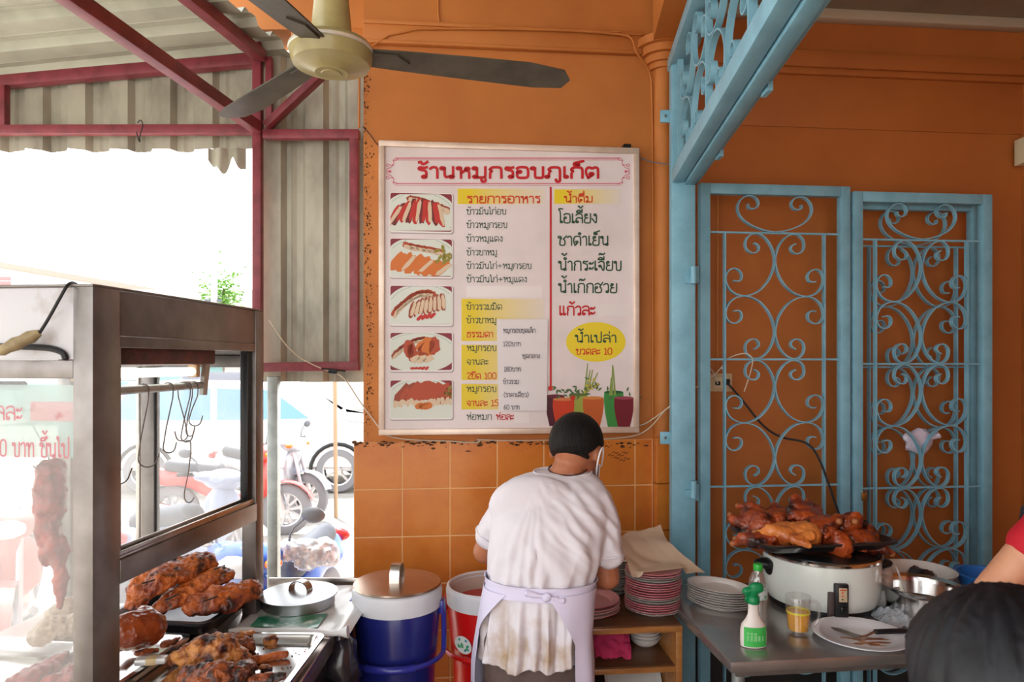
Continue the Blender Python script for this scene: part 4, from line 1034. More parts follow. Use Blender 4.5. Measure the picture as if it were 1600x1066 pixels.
# lamp inside
lamp = thing('tube_lamp', 'fluorescent tube lamp with a rusty red housing inside the cart top', 'lamp', (-.985, 1.85, 1.62), CROT)
FL = WMAT[lamp.name]
m = MB(); m.box((0, 0, .045), (.06, .56, .05), FL, .008); m.build('housing', mat('rusty_red_paint', (112, 58, 58), .5, col2=(70, 48, 44), nscale=20), lamp)
m = MB(); m.tube([FL @ V((0, -.24, .0)), FL @ V((0, .2, .0))], .0125, 12); m.build('tube', mat('tube_glow', (255, 252, 240), .3, emit=3.0), lamp)
for y in (-.25, .21):
    m = MB(); m.box((0, y, .008), (.03, .02, .05), FL, .003); m.build('tube_holder', mat('beige_plastic', (190, 160, 124), .45), lamp)
# S hooks
def shook(t, L, sw, label, wide=.028, nm='meat_hook'):
    c = r0.lerp(r1, t) + V((0, 0, .0)); a = math.radians(sw); dx = V((math.cos(a), math.sin(a), 0))
    pts = arc(c, .0135, 200, 0, 10, dx) + [c + dx * .012 + V((0, 0, -.03)), c + dx * (-.004) + V((0, 0, -L * .6)), c + dx * (-.012) + V((0, 0, -L + .02))]
    b = c + dx * (wide * .5 - .012) + V((0, 0, -L + .016))
    pts += arc(b, wide * .5, 190, 350, 9, dx) + [b + dx * (wide * .62) + V((0, 0, .014))]
    m = MB(); m.tube(pts, .0019, 6); return tag(m.build(nm, STEEL_D), label, 'hook', 'hooks on the cart rail')
for t, L, sw, w_, lb in ((.12, .22, 10, .05, 'thin steel meat hook on the cart rail closest to the corner post'), (.38, .20, 20, .045, 'steel meat hook hanging alone before the thin white mullion'),
                     (.62, .185, 30, .03, 'steel meat hook hanging just before the dark mullion'), (.78, .16, 200, .03, 'steel meat hook in the bunch, first of the bunch from the mullion'), (.81, .165, 20, .03, 'steel meat hook in the middle of the bunch on the rail'),
                     (.85, .15, -20, .03, 'steel meat hook of the bunch with its point turned to the opening'), (.9, .12, 15, .034, 'short steel meat hook at the end of the rail by the hanger')):
    shook(t, L, sw, lb, w_)
c = r0.lerp(r1, .8) + V((.012, 0, -.17)); m = MB(); m.tube(chaikin([c + V((-.012, 0, .006)), c + V((0, 0, .014)), c + V((.008, 0, 0)), c + V((0, 0, -.08)), c + V((-.016, 0, -.15)), c + V((-.008, 0, -.17)), c + V((.006, 0, -.172)), c + V((.016, 0, -.155))], 2), .0019, 6)
tag(m.build('meat_hook', STEEL_D), 'steel hook hung from the tip of another hook, lowest in the bunch', 'hook', 'hooks on the cart rail')
# plug hanging on the header
pg = thing('inline_plug', 'old beige plug on a black cord hanging over the cart header', 'plug', q(-.17, -.03, 1.68))
a_, b_ = P(-6, 552, 1.52), P(62, 520, 1.545); d_ = (b_ - a_)
m = MB(); m.tube([a_, a_ + d_ * .12, a_ + d_ * .25, a_ + d_ * .45, a_ + d_ * .6, a_ + d_ * .8, b_], [.006, .013, .012, .016, .013, .015, .008], 10); m.build('plug_body', mat('old_beige', (176, 160, 120), .5, col2=(140, 124, 92), nscale=20), pg)
m = MB(); m.tube(chaikin([b_, P(75, 500, 1.545), P(98, 458, 1.55), P(106, 444, 1.555), P(114, 441, 1.60), P(122, 446, 1.66), P(100, 449, 1.9)], 2), .0036, 8); m.build('cord', BLACKRUB, pg)

# ---------------------------------------------------------------- side counter
SX0, SX1, SY0, SY1, SZ = -.945, -.566, 1.40, 2.64, .79
sc = thing('side_counter', 'low steel side counter running along the cart toward the street', 'counter', (-.75, 2.0, 0))
m = MB(); m.box((-.738, 2.02, SZ - .008), (.344, 1.24, .016), bevel=.003); m.build('top', STEEL, sc)
m = MB(); m.box((-.578, 2.02, SZ - .035), (.022, 1.24, .05), bevel=.003); m.build('edge_rail', STEEL_D, sc)
m = MB(); m.box((-.735, 2.02, .39), (.30, 1.2, .70)); m.build('cabinet', mat('black_panel', (30, 28, 32), .4, col2=(44, 40, 44), nscale=6), sc)
m = MB(); m.box((-.752, 2.632, SZ + .012), (.37, .012, .03), bevel=.004); m.build('back_rail', STEEL, sc)

def tray(nm, label, cx, cy, w, l, z, h, rz=0.0, mt=STEEL_S, rim=.014, r=.03, fl=.012, group=None):
    t = thing(nm, label, 'tray', (cx, cy, z), rz, group); M = WMAT[t.name]; m = MB(); th = .0025
    R = [rrect(w - .002, l - .002, r, h - .008, M), rrect(w, l, r, h, M), rrect(w - 2 * rim, l - 2 * rim, r, h + .001, M), rrect(w - 2 * rim - .006, l - 2 * rim - .006, r, h - .004, M),
         rrect(w - 2 * rim - 2 * fl, l - 2 * rim - 2 * fl, r * .9, .006, M), rrect(w - 2 * rim - 2 * fl - .012, l - 2 * rim - 2 * fl - .012, r * .8, .0025, M)]
    m.rings(R, False, True)
    R2 = [rrect(w - .002, l - .002, r, h - .008, M), rrect(w - .006, l - .006, r, h - .006, M), rrect(w - 2 * rim + .002, l - 2 * rim + .002, r, h - .004, M), rrect(w - 2 * rim - 2 * fl + .004, l - 2 * rim - 2 * fl + .004, r * .9, .003, M), rrect(w - 2 * rim - 2 * fl - .01, l - 2 * rim - 2 * fl - .01, r * .8, 0, M)]
    m.rings(R2, False, True); m.build('pan', mt, t); return t, M
tray('steel_tray', 'large steel tray of chopped roast pork on the side counter', -.748, 1.79, .348, .60, SZ + .001, .03, math.radians(-1.5), STEEL_S)
DARKSTEEL = mat('dark_tray_steel', (96, 94, 98), .28, metal=.9, col2=(60, 58, 62), nscale=6)
tray('dark_tray', 'dark steel tray holding three grilled pork slabs inside the cart', -1.075, 2.225, .36, .31, .815, .045, math.radians(-7.1), DARKSTEEL)
m = MB(); m.box((-1.075, 2.24, .803), (.3, .2, .02), rotz(0) if False else None); tag(m.build('tray_riser', STEEL_D), 'flat steel riser under the dark tray inside the cart', 'riser')
tray('knuckle_tray', 'steel tray with a roast pork knuckle behind the cart corner post', -1.092, 1.875, .235, .375, .793, .04, math.radians(-7.1), STEEL_S)
tray('meat_tray', 'steel tray of red roast meat behind the milky front glass', -1.43, 1.83, .40, .33, .793, .05, math.radians(-7.1), STEEL_S)

# ---------------------------------------------------------------- meat
ROAST = mat('roast_skin', (208, 108, 38), .4, col2=(128, 46, 18), nscale=15, mix=(.4, .58), detail=8, bump=.8, bscale=90, coat=.35, col3=(36, 12, 8), n3=22, mix3=(.5, .66))
ROASTD = mat('roast_dark', (176, 92, 42), .4, col2=(96, 38, 20), nscale=20, mix=(.38, .6), detail=8, bump=.8, bscale=90, coat=.35, col3=(34, 12, 8), n3=30, mix3=(.5, .62))
ROASTR = mat('roast_red', (170, 48, 30), .45, col2=(96, 22, 18), nscale=16, detail=8, bump=.4, bscale=60, coat=.4)
CRACK = mat('crackling', (210, 140, 70), .45, col2=(132, 58, 26), nscale=24, mix=(.4, .58), detail=8, bump=.8, bscale=90, coat=.3, col3=(48, 16, 10), n3=26, mix3=(.5, .62))
PALEM = mat('pale_chicken', (206, 188, 164), .45, col2=(176, 140, 106), nscale=12, bump=.3, bscale=50, coat=.3)
KNUCK = mat('glazed_knuckle', (150, 66, 24), .22, col2=(96, 32, 14), nscale=9, mix=(.4, .7), bump=.2, bscale=30, coat=.8)
STICK = mat('charred_stick', (52, 36, 26), .8)
def lump(nm, label, cat, chain, mt, group=None, vox=.0048, amp=.006, extra=(), slab=None):
    "a piece of meat: chain of (point, radius) grown together and roughened"
    lo = min((p for p, _ in chain), key=lambda p: p.z)
    r = thing(nm, label, cat, (lo.x, lo.y, min(p.z - rad for p, rad in chain)), 0, group)
    m = MB()
    for (p0, r0_), (p1, r1_) in zip(chain, chain[1:]): m.limb(p0, r0_, p1, r1_, 2)
    for p, rad in extra: m.ball(p, rad, 2)
    if slab:
        n_ = V(slab).normalized(); ax = [p0.lerp(p1, i / 6) for (p0, _), (p1, _) in zip(chain, chain[1:]) for i in range(7)]
        def fl(p):
            a = min(ax, key=lambda c: (p - c).length_squared); d = p - a; return a + d * 1.12 - n_ * d.dot(n_) * .62
        m.warp(fl)
    s = random.random() * 50
    m.fuse(min(vox, .0048), 2, lambda c, n: amp * (noise.noise(c * 26 + V((s, 0, 0))) + .6 * noise.noise(c * 70 + V((0, s, 0))) + .35 * noise.noise(c * 150)))
    m.build('meat', mt, r, 70); return r
g3 = 'grilled pork slabs on the dark tray'
a1 = lump('grilled_pork', 'long grilled pork slab lying on top of the other two, its dark tip raised', 'meat', [(P(213, 940, 2.12), .03), (P(222, 918, 2.13), .042), (P(252, 902, 2.16), .052), (P(290, 888, 2.22), .05), (P(318, 876, 2.26), .034), (P(331, 882, 2.27), .018)], ROAST, g3, amp=.009, slab=(.1, -.55, .8))
a2 = lump('grilled_pork', 'grilled pork slab in the middle of the dark tray', 'meat', [(P(250, 950, 2.13), .028), (P(272, 934, 2.15), .042), (P(300, 918, 2.19), .048), (P(330, 903, 2.24), .046), (P(356, 900, 2.26), .026)], ROAST, g3, amp=.009, slab=(-.1, -.5, .8))
a3 = lump('grilled_pork', 'grilled pork slab at the open side edge of the dark tray', 'meat', [(P(305, 946, 2.13), .032), (P(335, 936, 2.15), .042), (P(355, 936, 2.17), .044), (P(385, 922, 2.24), .036), (P(404, 922, 2.27), .02)], ROAST, g3, amp=.009, slab=(.2, -.7, .7))
for o_ in (a1, a2, a3): o_.children[0].data.transform(Matrix.Translation((0, 0, .0)))
for root, ps in ((a1, ((222, 912, 2.085), (243, 906, 2.10))), (a2, ((258, 938, 2.10), (280, 928, 2.11))), (a3, ((318, 940, 2.10), (340, 932, 2.11)))):
    m = MB(); m.tube([P(*ps[0]), P(*ps[1])], .0025, 6); m.build('skewer', STICK, root)
for root, ps in ((a2, ((335, 890, 2.22), (351, 884, 2.30))), (a3, ((380, 912, 2.25), (400, 903, 2.32)))):
    m = MB(); m.tube([P(*ps[0]), P(*ps[1])], .0025, 6); m.build('skewer', STICK, root)
kn = lump('pork_knuckle', 'glazed brown pork knuckle behind the corner post', 'meat', [(P(190, 985, 1.86), .042), (P(210, 985, 1.88), .054), (P(232, 982, 1.9), .05), (P(226, 962, 1.92), .03)], KNUCK, None, .006, .004)
lump('pork_scrap', 'small scrap of roast meat on the knuckle tray', 'meat', [(P(256, 1008, 1.93), .010), (P(268, 1004, 1.95), .012), (P(280, 998, 1.98), .006)], ROASTD)
lump('pork_scrap', 'flat bits of roast skin beside the cleaver', 'meat', [(P(215, 1020, 1.84), .008), (P(232, 1018, 1.86), .010), (P(246, 1016, 1.88), .007)], ROASTD)
gp = 'chopped roast pork on the steel tray'
zt = SZ + .004
def on(px, py, z):     # the point of the plane at height z behind this spot
    d = (EYE - z) * FPX / (py - 565); return P(px, py, d)
lump('roast_pork', 'biggest dark lump of roast pork with a crackled top on the steel tray', 'meat', [(on(285, 1032, zt + .035), .036), (on(318, 1022, zt + .05), .05), (on(350, 1018, zt + .052), .05), (on(372, 1030, zt + .03), .03)], CRACK, gp, .006, .011)
lump('roast_pork', 'dark roast pork lump cut off by the lower frame edge', 'meat', [(on(300, 1062, zt + .03), .032), (on(340, 1058, zt + .04), .04), (on(372, 1056, zt + .03), .03), (on(388, 1040, zt + .02), .022)], ROASTD, gp, .006, .012)
lump('roast_pork', 'roast pork ribs piece behind the biggest lump', 'meat', [(on(352, 1002, zt + .02), .02), (on(372, 998, zt + .026), .022), (on(390, 992, zt + .022), .016)], CRACK, gp, .005, .008)
lump('roast_pork', 'ridged dark pork piece leaning on the biggest lump', 'meat', [(on(365, 1014, zt + .02), .02), (on(385, 1008, zt + .02), .02), (on(392, 1014, zt + .014), .012)], ROASTD, gp, .005, .01)
lump('roast_pork', 'small crumbly roast pork piece alone near the far tray corner', 'meat', [(on(420, 1002, zt + .012), .016), (on(436, 998, zt + .012), .014), (on(455, 996, zt + .008), .008)], CRACK, gp, .004, .008)
lump('roast_pork', 'straight strip of roast pork crackling on the steel tray', 'meat', [(on(396, 1032, zt + .012), .014), (on(420, 1027, zt + .012), .013), (on(446, 1023, zt + .012), .012)], ROAST, gp, .004, .004)
lump('roast_pork', 'little golden crumb of pork below the strip', 'meat', [(on(410, 1043, zt + .008), .010), (on(422, 1046, zt + .008), .009)], CRACK, gp, .003, .004)
lump('roast_pork', 'knobbly roast pork piece at the near side of the steel tray', 'meat', [(on(388, 1064, zt + .012), .014), (on(412, 1060, zt + .014), .016), (on(440, 1056, zt + .014), .013)], ROASTD, gp, .004, .008)
m = MB()
for i in range(60):
    c = on(random.uniform(385, 480), random.uniform(990, 1064), zt + .001)
    if c.x < -.6: m.ball(c, random.uniform(.001, .0028), 1)
tag(m.build('crumbs', ROASTD), 'dark pork crumbs scattered on the steel tray', 'crumbs', kind='stuff')
# hanging red pork behind the front glass
hp = lump('hanging_pork', 'long strip of red roast pork hanging behind the front glass', 'meat', [(P(80, 738, 1.72), .035), (P(78, 790, 1.72), .036), (P(75, 840, 1.72), .03), (P(90, 850, 1.72), .026), (P(95, 900, 1.72), .018), (P(94, 946, 1.72), .010)], ROASTR, None, .006, .008, extra=[(P(72, 868, 1.72), (.02, .02, .035))])
m = MB(); m.tube(chaikin([P(52, 728, 1.72), P(60, 738, 1.72), P(76, 736, 1.72), P(78, 715, 1.72), P(60, 680, 1.72), P(20, 612, 1.72), P(14, 598, 1.72), P(8, 606, 1.72)], 2), .002, 6); m.build('hook', STEEL_D, hp)
for i, (px, py, lb) in enumerate(((110, 955, 'pale boiled chicken leaning by the cart corner post'), (85, 985, 'pale boiled chicken lying low behind the front glass'))):
    lump('boiled_chicken', lb, 'chicken', [(on(px - 22, py + 10, .85), .03), (on(px, py, .86), .045), (on(px + 28, py - 5, .86), .04)], PALEM, 'boiled chickens in the cart', .007, .012)
for i, (px, py, lb) in enumerate(((75, 1045, 'red roast pork strip in the corner tray, the upper one'), (50, 1062, 'red roast pork strip in the corner tray, the lower one'), (112, 1058, 'red roast pork strip in the corner tray by the post'))):
    lump('red_pork', lb, 'meat', [(on(px - 32, py + 10, .83), .022), (on(px, py, .84), .03), (on(px + 26, py - 14, .84), .018)], ROASTR, 'red pork in the corner tray', .006, .01)
# cleaver
cl = thing('cleaver', 'steel cleaver with a pale handle resting across the knuckle tray', 'cleaver', on(225, 1034, .84))
h0, h1 = on(212, 1034, .842), on(262, 1030, .846)
m = MB(); m.bar(h0, h1, .03, .018, bevel=.006); m.build('handle', mat('pale_handle', (206, 206, 204), .35, metal=.3), cl)
m = MB(); m.bar(h0.lerp(h1, .35), h0.lerp(h1, .72), .0308, .0188, bevel=.004); m.build('handle_wrap', mat('beige_wrap', (200, 176, 132), .6), cl)
d1 = (h0 - h1).normalized(); m = MB(); sd = V((-d1.y, d1.x, 0)); 
m.prism([(p.x, p.y) for p in (h0 - sd * .02, h0 + sd * .05, h0 + d1 * .15 + sd * .06, h0 + d1 * .17 - sd * .02)], h0.z - .002, h0.z + .002); m.build('blade', STEEL_S, cl)

# things at the far end of the side counter
lc = on(467, 936, SZ + .03); ld = thing('pot_lid', 'round steel pot lid with a strap handle at the counter end', 'lid', (lc.x, lc.y, SZ + .012))
m = MB(); m.lathe([(.118, 0), (.122, .002), (.122, .034), (.132, .036), (.132, .040), (.1, .045), (.05, .049), (.001, .05)], (lc.x, lc.y, SZ + .012), 48); m.build('dish', mat('lid_steel', (176, 176, 178), .3, metal=1.0), ld)
m = MB(); hc = V((lc.x + .006, lc.y, SZ + .06)); m.strap([hc + V((.036 * math.cos(t), -.012 * math.cos(t), .046 * max(0, math.sin(t)) ** .6 - .012)) for t in [math.pi * i / 16 for i in range(17)]], V((.010, .030, 0)), .003); m.build('strap_handle', STEEL, ld)
ps = thing('plastic_sheet', 'white plastic sheet covering the counter corner, its near edge rolled up', 'sheet', (-.68, 2.3, SZ))
WPL = mat('white_film', (224, 224, 222), .3, alpha=.93, coat=.4)
m = MB()
def shf(u, v):
    x = -.885 + u * .375; y = 2.14 + v * .46
    z = SZ + .004 + .004 * noise.noise(V((x * 22, y * 16, 0))) + .003
    if u > .82: z += (u - .82) * .10 * (1 - .3 * v) - max(0, u - .93) * .3
    return V((x, y, z))
m.grid(shf, 30, 26); m.build('film', WPL, ps, 80, solid=.001)
m = MB(); m.tube([V((-.885 + .375 * t, 2.135 + .012 * math.sin(t * 5), SZ + .012 + .002 * math.sin(t * 20) + (.02 * max(0, t - .75)))) for t in [i / 14 for i in range(15)]], [.011 + .003 * math.sin(i * .9) for i in range(14)] + [.02], 10); m.build('rolled_edge', WPL, ps)
m = MB(); m.grid(lambda u, v: V((-.84 + u * .22, 2.17 + v * .12 + .01 * math.sin(u * 7), SZ + .013 + .002 * noise.noise(V((u * 7, v * 7, 1))))), 14, 10)
tag(m.build('green_wrapper', mat('green_print_film', (30, 128, 96), .3, coat=.6, col2=(206, 214, 206), nscale=9, mix=(.5, .62)), None, 80, solid=.0008), 'green printed plastic wrapper under the pot lid', 'wrapper')
bb = on(528, 998, .66); m = MB(); m.ball((-.545, 2.2, .66), (.05, .06, .11), 3); m.warp(lambda p: p + V((1, .5, .2)) * (.022 * noise.noise(p * 22) + .01 * noise.noise(p * 60)))
m.tube([V((-.552, 2.2, .74)), V((-.556, 2.2, .80))], [.03, .012], 10)
tag(m.build('black_bag', mat('black_bag_plastic', (40, 38, 46), .25, coat=.6)), 'crumpled black plastic bag hanging from the side counter corner', 'bag')
# ---------------------------------------------------------------- people
SKIN = mat('skin', (176, 112, 80), .5, col2=(160, 98, 68), nscale=12, sub=.08)
SKINL = mat('light_skin', (206, 150, 118), .5, col2=(194, 136, 104), nscale=12, sub=.08)
HAIR = mat('black_hair', (14, 13, 13), .6, spec=.25, col2=(26, 23, 22), nscale=60, bump=.7, bscale=220, stretch=(1, .4, .25))
TROU = mat('brown_trousers', (96, 78, 74), .75, col2=(82, 66, 62), nscale=10, bump=.1, bscale=200)
APR = mat('lilac_apron', (214, 208, 232), .7, bump=.06, bscale=60)
def hand(m, w, d, side, up, curl=.5):
    "palm and five bent fingers; w wrist, d pointing direction, side towards the thumb, up = back of the hand"
    w, d, side, up = V(w), V(d).normalized(), V(side).normalized(), V(up).normalized()
    m.limb(w, .026, w + d * .03, .027)
    for s in (-1, 0, 1): m.limb(w + d * .03 + side * .016 * s, .018, w + d * .085 + side * .022 * s, .0155)
    for i, (o, L) in enumerate(((.03, .07), (.010, .078), (-.010, .072), (-.029, .058))):
        b = w + d * (.088 if i else .084) + side * o; a1 = curl * .5; a2 = curl * 1.3
        p1 = b + (d * math.cos(a1) - up * math.sin(a1)) * L * .45; p2 = p1 + (d * math.cos(a2) - up * math.sin(a2)) * L * .35; p3 = p2 + (d * math.cos(a2 * 1.4) - up * math.sin(a2 * 1.4)) * L * .25
        m.limb(b, .0098, p1, .0092, 1).limb(p1, .0092, p2, .0084, 1).limb(p2, .0084, p3, .0075, 1)
    b = w + d * .03 + side * .028; p1 = b + (d * .6 + side * .7 - up * .3).normalized() * .034; p2 = p1 + (d * .9 + side * .2 - up * .4).normalized() * .028
    m.limb(b, .013, p1, .0105, 1).limb(p1, .0105, p2, .0085, 1)
    return m
def head(m, c, f, s=1.0):
    "skull, jaw, nose, lips, brow, ears; f = where the face points"
    f = V(f).normalized(); r = f.cross(V((0, 0, 1))).normalized(); u = r.cross(f)
    M = Matrix(((r.x, f.x, u.x, 0), (r.y, f.y, u.y, 0), (r.z, f.z, u.z, 0), (0, 0, 0, 1)))
    q = lambda x, y, z: V(c) + (r * x + f * y + u * z) * s
    m.ball(q(0, -.01, .015), V((.078, .094, .092)) * s, 3, M)
    m.ball(q(0, .03, -.035), V((.062, .062, .07)) * s, 3, M); m.ball(q(0, .055, -.085), V((.036, .034, .026)) * s, 2, M)
    m.limb(q(0, .083, .005), .009 * s, q(0, .105, -.03), .014 * s, 2); m.ball(q(0, .084, -.058), V((.024, .012, .010)) * s, 2, M)
    m.ball(q(0, .078, .022), V((.05, .014, .012)) * s, 2, M)
    for k in (-1, 1):
        m.ball(q(k * .079, -.008, -.012), V((.011, .02, .033)) * s, 2, M); m.ball(q(k * .074, -.002, -.014), V((.012, .014, .02)) * s, 2, M)
    return q, M, f, r, u
def eyes(parent, q, M, s=1.0):
    for k in (-1, 1):
        m = MB(); m.ball(q(k * .031, .074, .003), V((.013, .009, .009)) * s, 2, M); e = m.build('eye', mat('eye_white', (220, 214, 206), .3), parent)
        m = MB(); m.ball(q(k * .031, .081, .002), V((.006, .004, .006)) * s, 2, M); m.build('iris', mat('iris', (40, 26, 20), .2), e)

# --- the cook
HX = P(835, 900, 2.2).x
man = thing('person', 'person in a white T-shirt and lilac apron bending over the wooden shelf, seen from behind', 'person', (HX, 2.2, 0))
LV = [  # photograph row, edges, depth, half thickness
    (736, 842, 922, 2.350, .058), (742, 818, 930, 2.345, .072), (750, 797, 940, 2.335, .092), (764, 780, 947, 2.315, .112), (782, 772, 949, 2.295, .122), (805, 768, 949, 2.27, .128), (835, 765, 946, 2.245, .128),
    (865, 763, 940, 2.225, .124), (890, 762, 932, 2.21, .118), (909, 764, 925, 2.205, .113), (930, 761, 921, 2.20, .120), (960, 758, 918, 2.20, .128), (990, 755, 914, 2.195, .124), (1026, 752, 914, 2.19, .124), (1100, 751, 914, 2.19, .122), (1300, 748, 918, 2.19, .122)]
def ring_at(py):
    for a, b in zip(LV, LV[1:]):
        if a[0] <= py <= b[0]:
            t = (py - a[0]) / (b[0] - a[0]); xl, xr, d, h = [a[i] + (b[i] - a[i]) * t for i in (1, 2, 3, 4)]
            L, Rr = P(xl, py, d), P(xr, py, d); return (L + Rr) / 2, (Rr.x - L.x) / 2, h
    raise ValueError(py)
def ring_pt(py, an, grow=0.0):
    c, hw, hd = ring_at(py); ca, sa = math.cos(an), math.sin(an); e = .86
    return c + V(((hw + grow) * math.copysign(abs(ca) ** e, ca), (hd + grow) * math.copysign(abs(sa) ** e, sa), 0))
m = MB()
m.rings([[ring_pt(l[0], 2 * math.pi * i / 40) for i in range(40)] for l in LV[:14]], True, True)
shl, shr = P(795, 792, 2.305), P(928, 788, 2.29)
sll, slr = P(765, 836, 2.335), P(951, 868, 2.255)
m.limb(shl, .062, sll, .049); m.limb(shr, .068, P(944, 825, 2.27), .060).limb(P(944, 825, 2.27), .060, slr, .049)
m.ball(P(835, 790, 2.24), (.15, .06, .10), 3)
cz = P(0, 909, 2.205).z
def folds(c, n):
    cc = V((HX + .01, 2.205, c.z)); an = math.atan2(c.y - cc.y, c.x - cc.x); d = 0.0
    low = max(0.0, cz - c.z); back = max(0, -n.y)
    if c.z < cz: d += min(low * .09, .012) * math.cos(an * 15 + 1.3 * math.sin(an * 4) + low * 4) + min(low * .05, .004) * math.sin(an * 34 + 5 * noise.noise(c * 6))
    up = c.z - cz
    if up > 0:
        g = math.exp(-up * 9); d += .006 * g * math.sin(an * 17 + 2 * math.sin(an * 3)) * min(1, up * 40 + .2)
        side = max(0, (c.x - HX) * 6); 
        if .05 < up < .36: d += .0048 * min(1, side) * back * math.sin((up * 1.0 + (c.x - HX) * 1.25) * 92 + 2 * noise.noise(c * 9)) * math.sin((up - .05) / .31 * math.pi)
        if .04 < up < .34: d += .0032 * back * (1 - abs(math.sin((up * 1.1 + (c.x - HX) * 1.0) * 70 + 3 * noise.noise(c * 11)))) * max(0, min(1, (c.x - HX + .02) * 9))
        if up < .26: d += .0042 * back * (1 - 1.6 * abs(math.sin((c.x - HX) * 34 * (1 - up) + (up * 26 if c.x < HX else -up * 12) + 1.6 * noise.noise(c * 8)))) * math.exp(-((up - .06) / .1) ** 2)
        d += .006 * back * max(0, -math.cos((c.x - HX) * 16)) * noise.noise(V((c.x * 26, 3, c.z * 6))) * math.exp(-((up - .12) / .14) ** 2)
        if .02 < up < .3: d += .0045 * back * math.sin((c.x - HX) * 60 - up * 46 * (1 if c.x < HX else -1)) * math.exp(-((up - .1) / .1) ** 2)
    d += .003 * noise.noise(c * 14)
    h = V((n.x, n.y, n.z * .15 if c.z < cz + .05 else n.z)); return h * d
m.fuse(.0062, 4, folds)
for v in m.bm.verts:     # wavy hem
    t = max(0, (cz - .18 - v.co.z)) / .06; an = math.atan2(v.co.y - 2.2, v.co.x - HX); v.co.z += min(1, t) * .009 * math.sin(an * 7 + .6)
# dirty lower back of the shirt
sm = bpy.data.materials.new('white_cotton_shirt'); sm.use_nodes = True
N = sm.node_tree.nodes; L = sm.node_tree.links; bs = N['Principled BSDF']; bs.inputs['Roughness'].default_value = .85
tc = N.new('ShaderNodeTexCoord'); sp = N.new('ShaderNodeSeparateXYZ'); L.new(tc.outputs['Object'], sp.inputs[0])
mr = N.new('ShaderNodeMapRange'); mr.inputs[1].default_value = .98; mr.inputs[2].default_value = .80; L.new(sp.outputs['Z'], mr.inputs[0])
n1 = N.new('ShaderNodeTexNoise'); n1.inputs['Scale'].default_value = 13; n1.inputs['Detail'].default_value = 6; L.new(tc.outputs['Object'], n1.inputs['Vector'])
r1_ = N.new('ShaderNodeValToRGB'); r1_.color_ramp.elements[0].position = .42; r1_.color_ramp.elements[0].color = (0, 0, 0, 1); r1_.color_ramp.elements[1].position = .72; r1_.color_ramp.elements[1].color = (1, 1, 1, 1); L.new(n1.outputs[0], r1_.inputs[0])
mu = N.new('ShaderNodeMath'); mu.operation = 'MULTIPLY'; L.new(mr.outputs[0], mu.inputs[0]); L.new(r1_.outputs[0], mu.inputs[1])
mx = N.new('ShaderNodeMix'); mx.data_type = 'RGBA'; L.new(mu.outputs[0], mx.inputs[0]); mx.inputs[6].default_value = lin((218, 213, 220)); mx.inputs[7].default_value = lin((176, 150, 122)); L.new(mx.outputs[2], bs.inputs['Base Color'])
shirt = m.build('shirt', sm, man, 80)
m = MB(); m.tube([ring_pt(738, 2 * math.pi * i / 30, -.001) + V((0, 0, .001 + .006 * math.sin(2 * math.pi * i / 30))) for i in range(30)], .0045, 8, True); m.build('collar', sm, shirt)
for (a, b, r_) in ((sll, shl, .0495), (slr, P(944, 825, 2.27), .0495)):
    dd = (a - b).normalized(); e1 = dd.cross(V((1, 0, 0))).normalized(); e2 = dd.cross(e1)
    m = MB(); m.tube([a + dd * .004 + (e1 * math.cos(t) + e2 * math.sin(t)) * r_ for t in [2 * math.pi * i / 28 for i in range(28)]], .0045, 6, True); m.build('sleeve_hem', sm, shirt)
# body under the clothes
m = MB()
m.rings([[ring_pt(l[0], 2 * math.pi * i / 32, -.026) for i in range(32)] for l in LV[3:14]], True, True)
for k, sx in ((-1, -.085), (1, .085)):
    hp_, kn_, an_ = V((HX + sx, 2.2, .80)), V((HX + sx * 1.15, 2.17, .44)), V((HX + sx * 1.2, 2.2, .07))
    m.limb(hp_, .066, kn_, .052).limb(kn_, .05, an_, .034).limb(an_ + V((0, 0, -.03)), .032, an_ + V((k * .015, .15, -.045)), .024)
HC = P(901, 702, 2.385); FD = V((.42, .78, -.46))
m.limb(P(884, 752, 2.345), .068, P(892, 722, 2.365), .056).limb(P(892, 722, 2.365), .056, HC, .055)
hq, hM, hf, hr, hu = head(m, HC, FD, 1.06)
elL, elR = P(757, 862, 2.37), P(949, 902, 2.27)
wrL, wrR = V((.20, 2.53, .845)), V((.275, 2.50, .845))
m.limb(shl, .048, elL, .042).limb(elL, .041, wrL, .028); m.limb(shr, .05, elR, .043).limb(elR, .042, wrR, .028)
hand(m, wrL, (.6, .7, -.25), (.8, -.5, 0), (0, 0, 1), .8); hand(m, wrR, (-.5, .8, -.3), (-.8, -.5, 0), (0, 0, 1), .8)
m.fuse(.0068, 3); m.build('body', SKIN, man, 80)
eyes(man, hq, hM, 1.06)
m = MB(); hc = hq(0, -.012, .018); m.ball(hc, V((.087, .104, .1)) * 1.06, 4, hM)
def hairfn(v):
    x, y, z = (v - hc).dot(hr) / .087, (v - hc).dot(hf) / .104, (v - hc).dot(hu) / .1
    keep = z * .75 - y * .75 + .42 - (.35 if abs(x) > .8 and z < 0.0 and y > -.35 else 0)
    t = max(0, min(1, keep / .22 + .5))
    if z < -.62: t *= max(0, 1 - (-.62 - z) / .15)
    return hc + (v - hc) * (.86 + .15 * t + .012 * t * noise.noise(v * 60))
m.warp(hairfn); m.build('hair', HAIR, man, 80)
m = MB(); m.tube(chaikin([hq(-.03, .10, -.03), hq(.06, .09, -.035), hq(.088, .02, -.015), hq(.096, -.012, .012), hq(.095, -.03, -.012), hq(.085, -.012, -.045), hq(.06, .06, -.07)], 2), .0032, 6)
mask = m.build('mask_strap', WHITEPL, man)
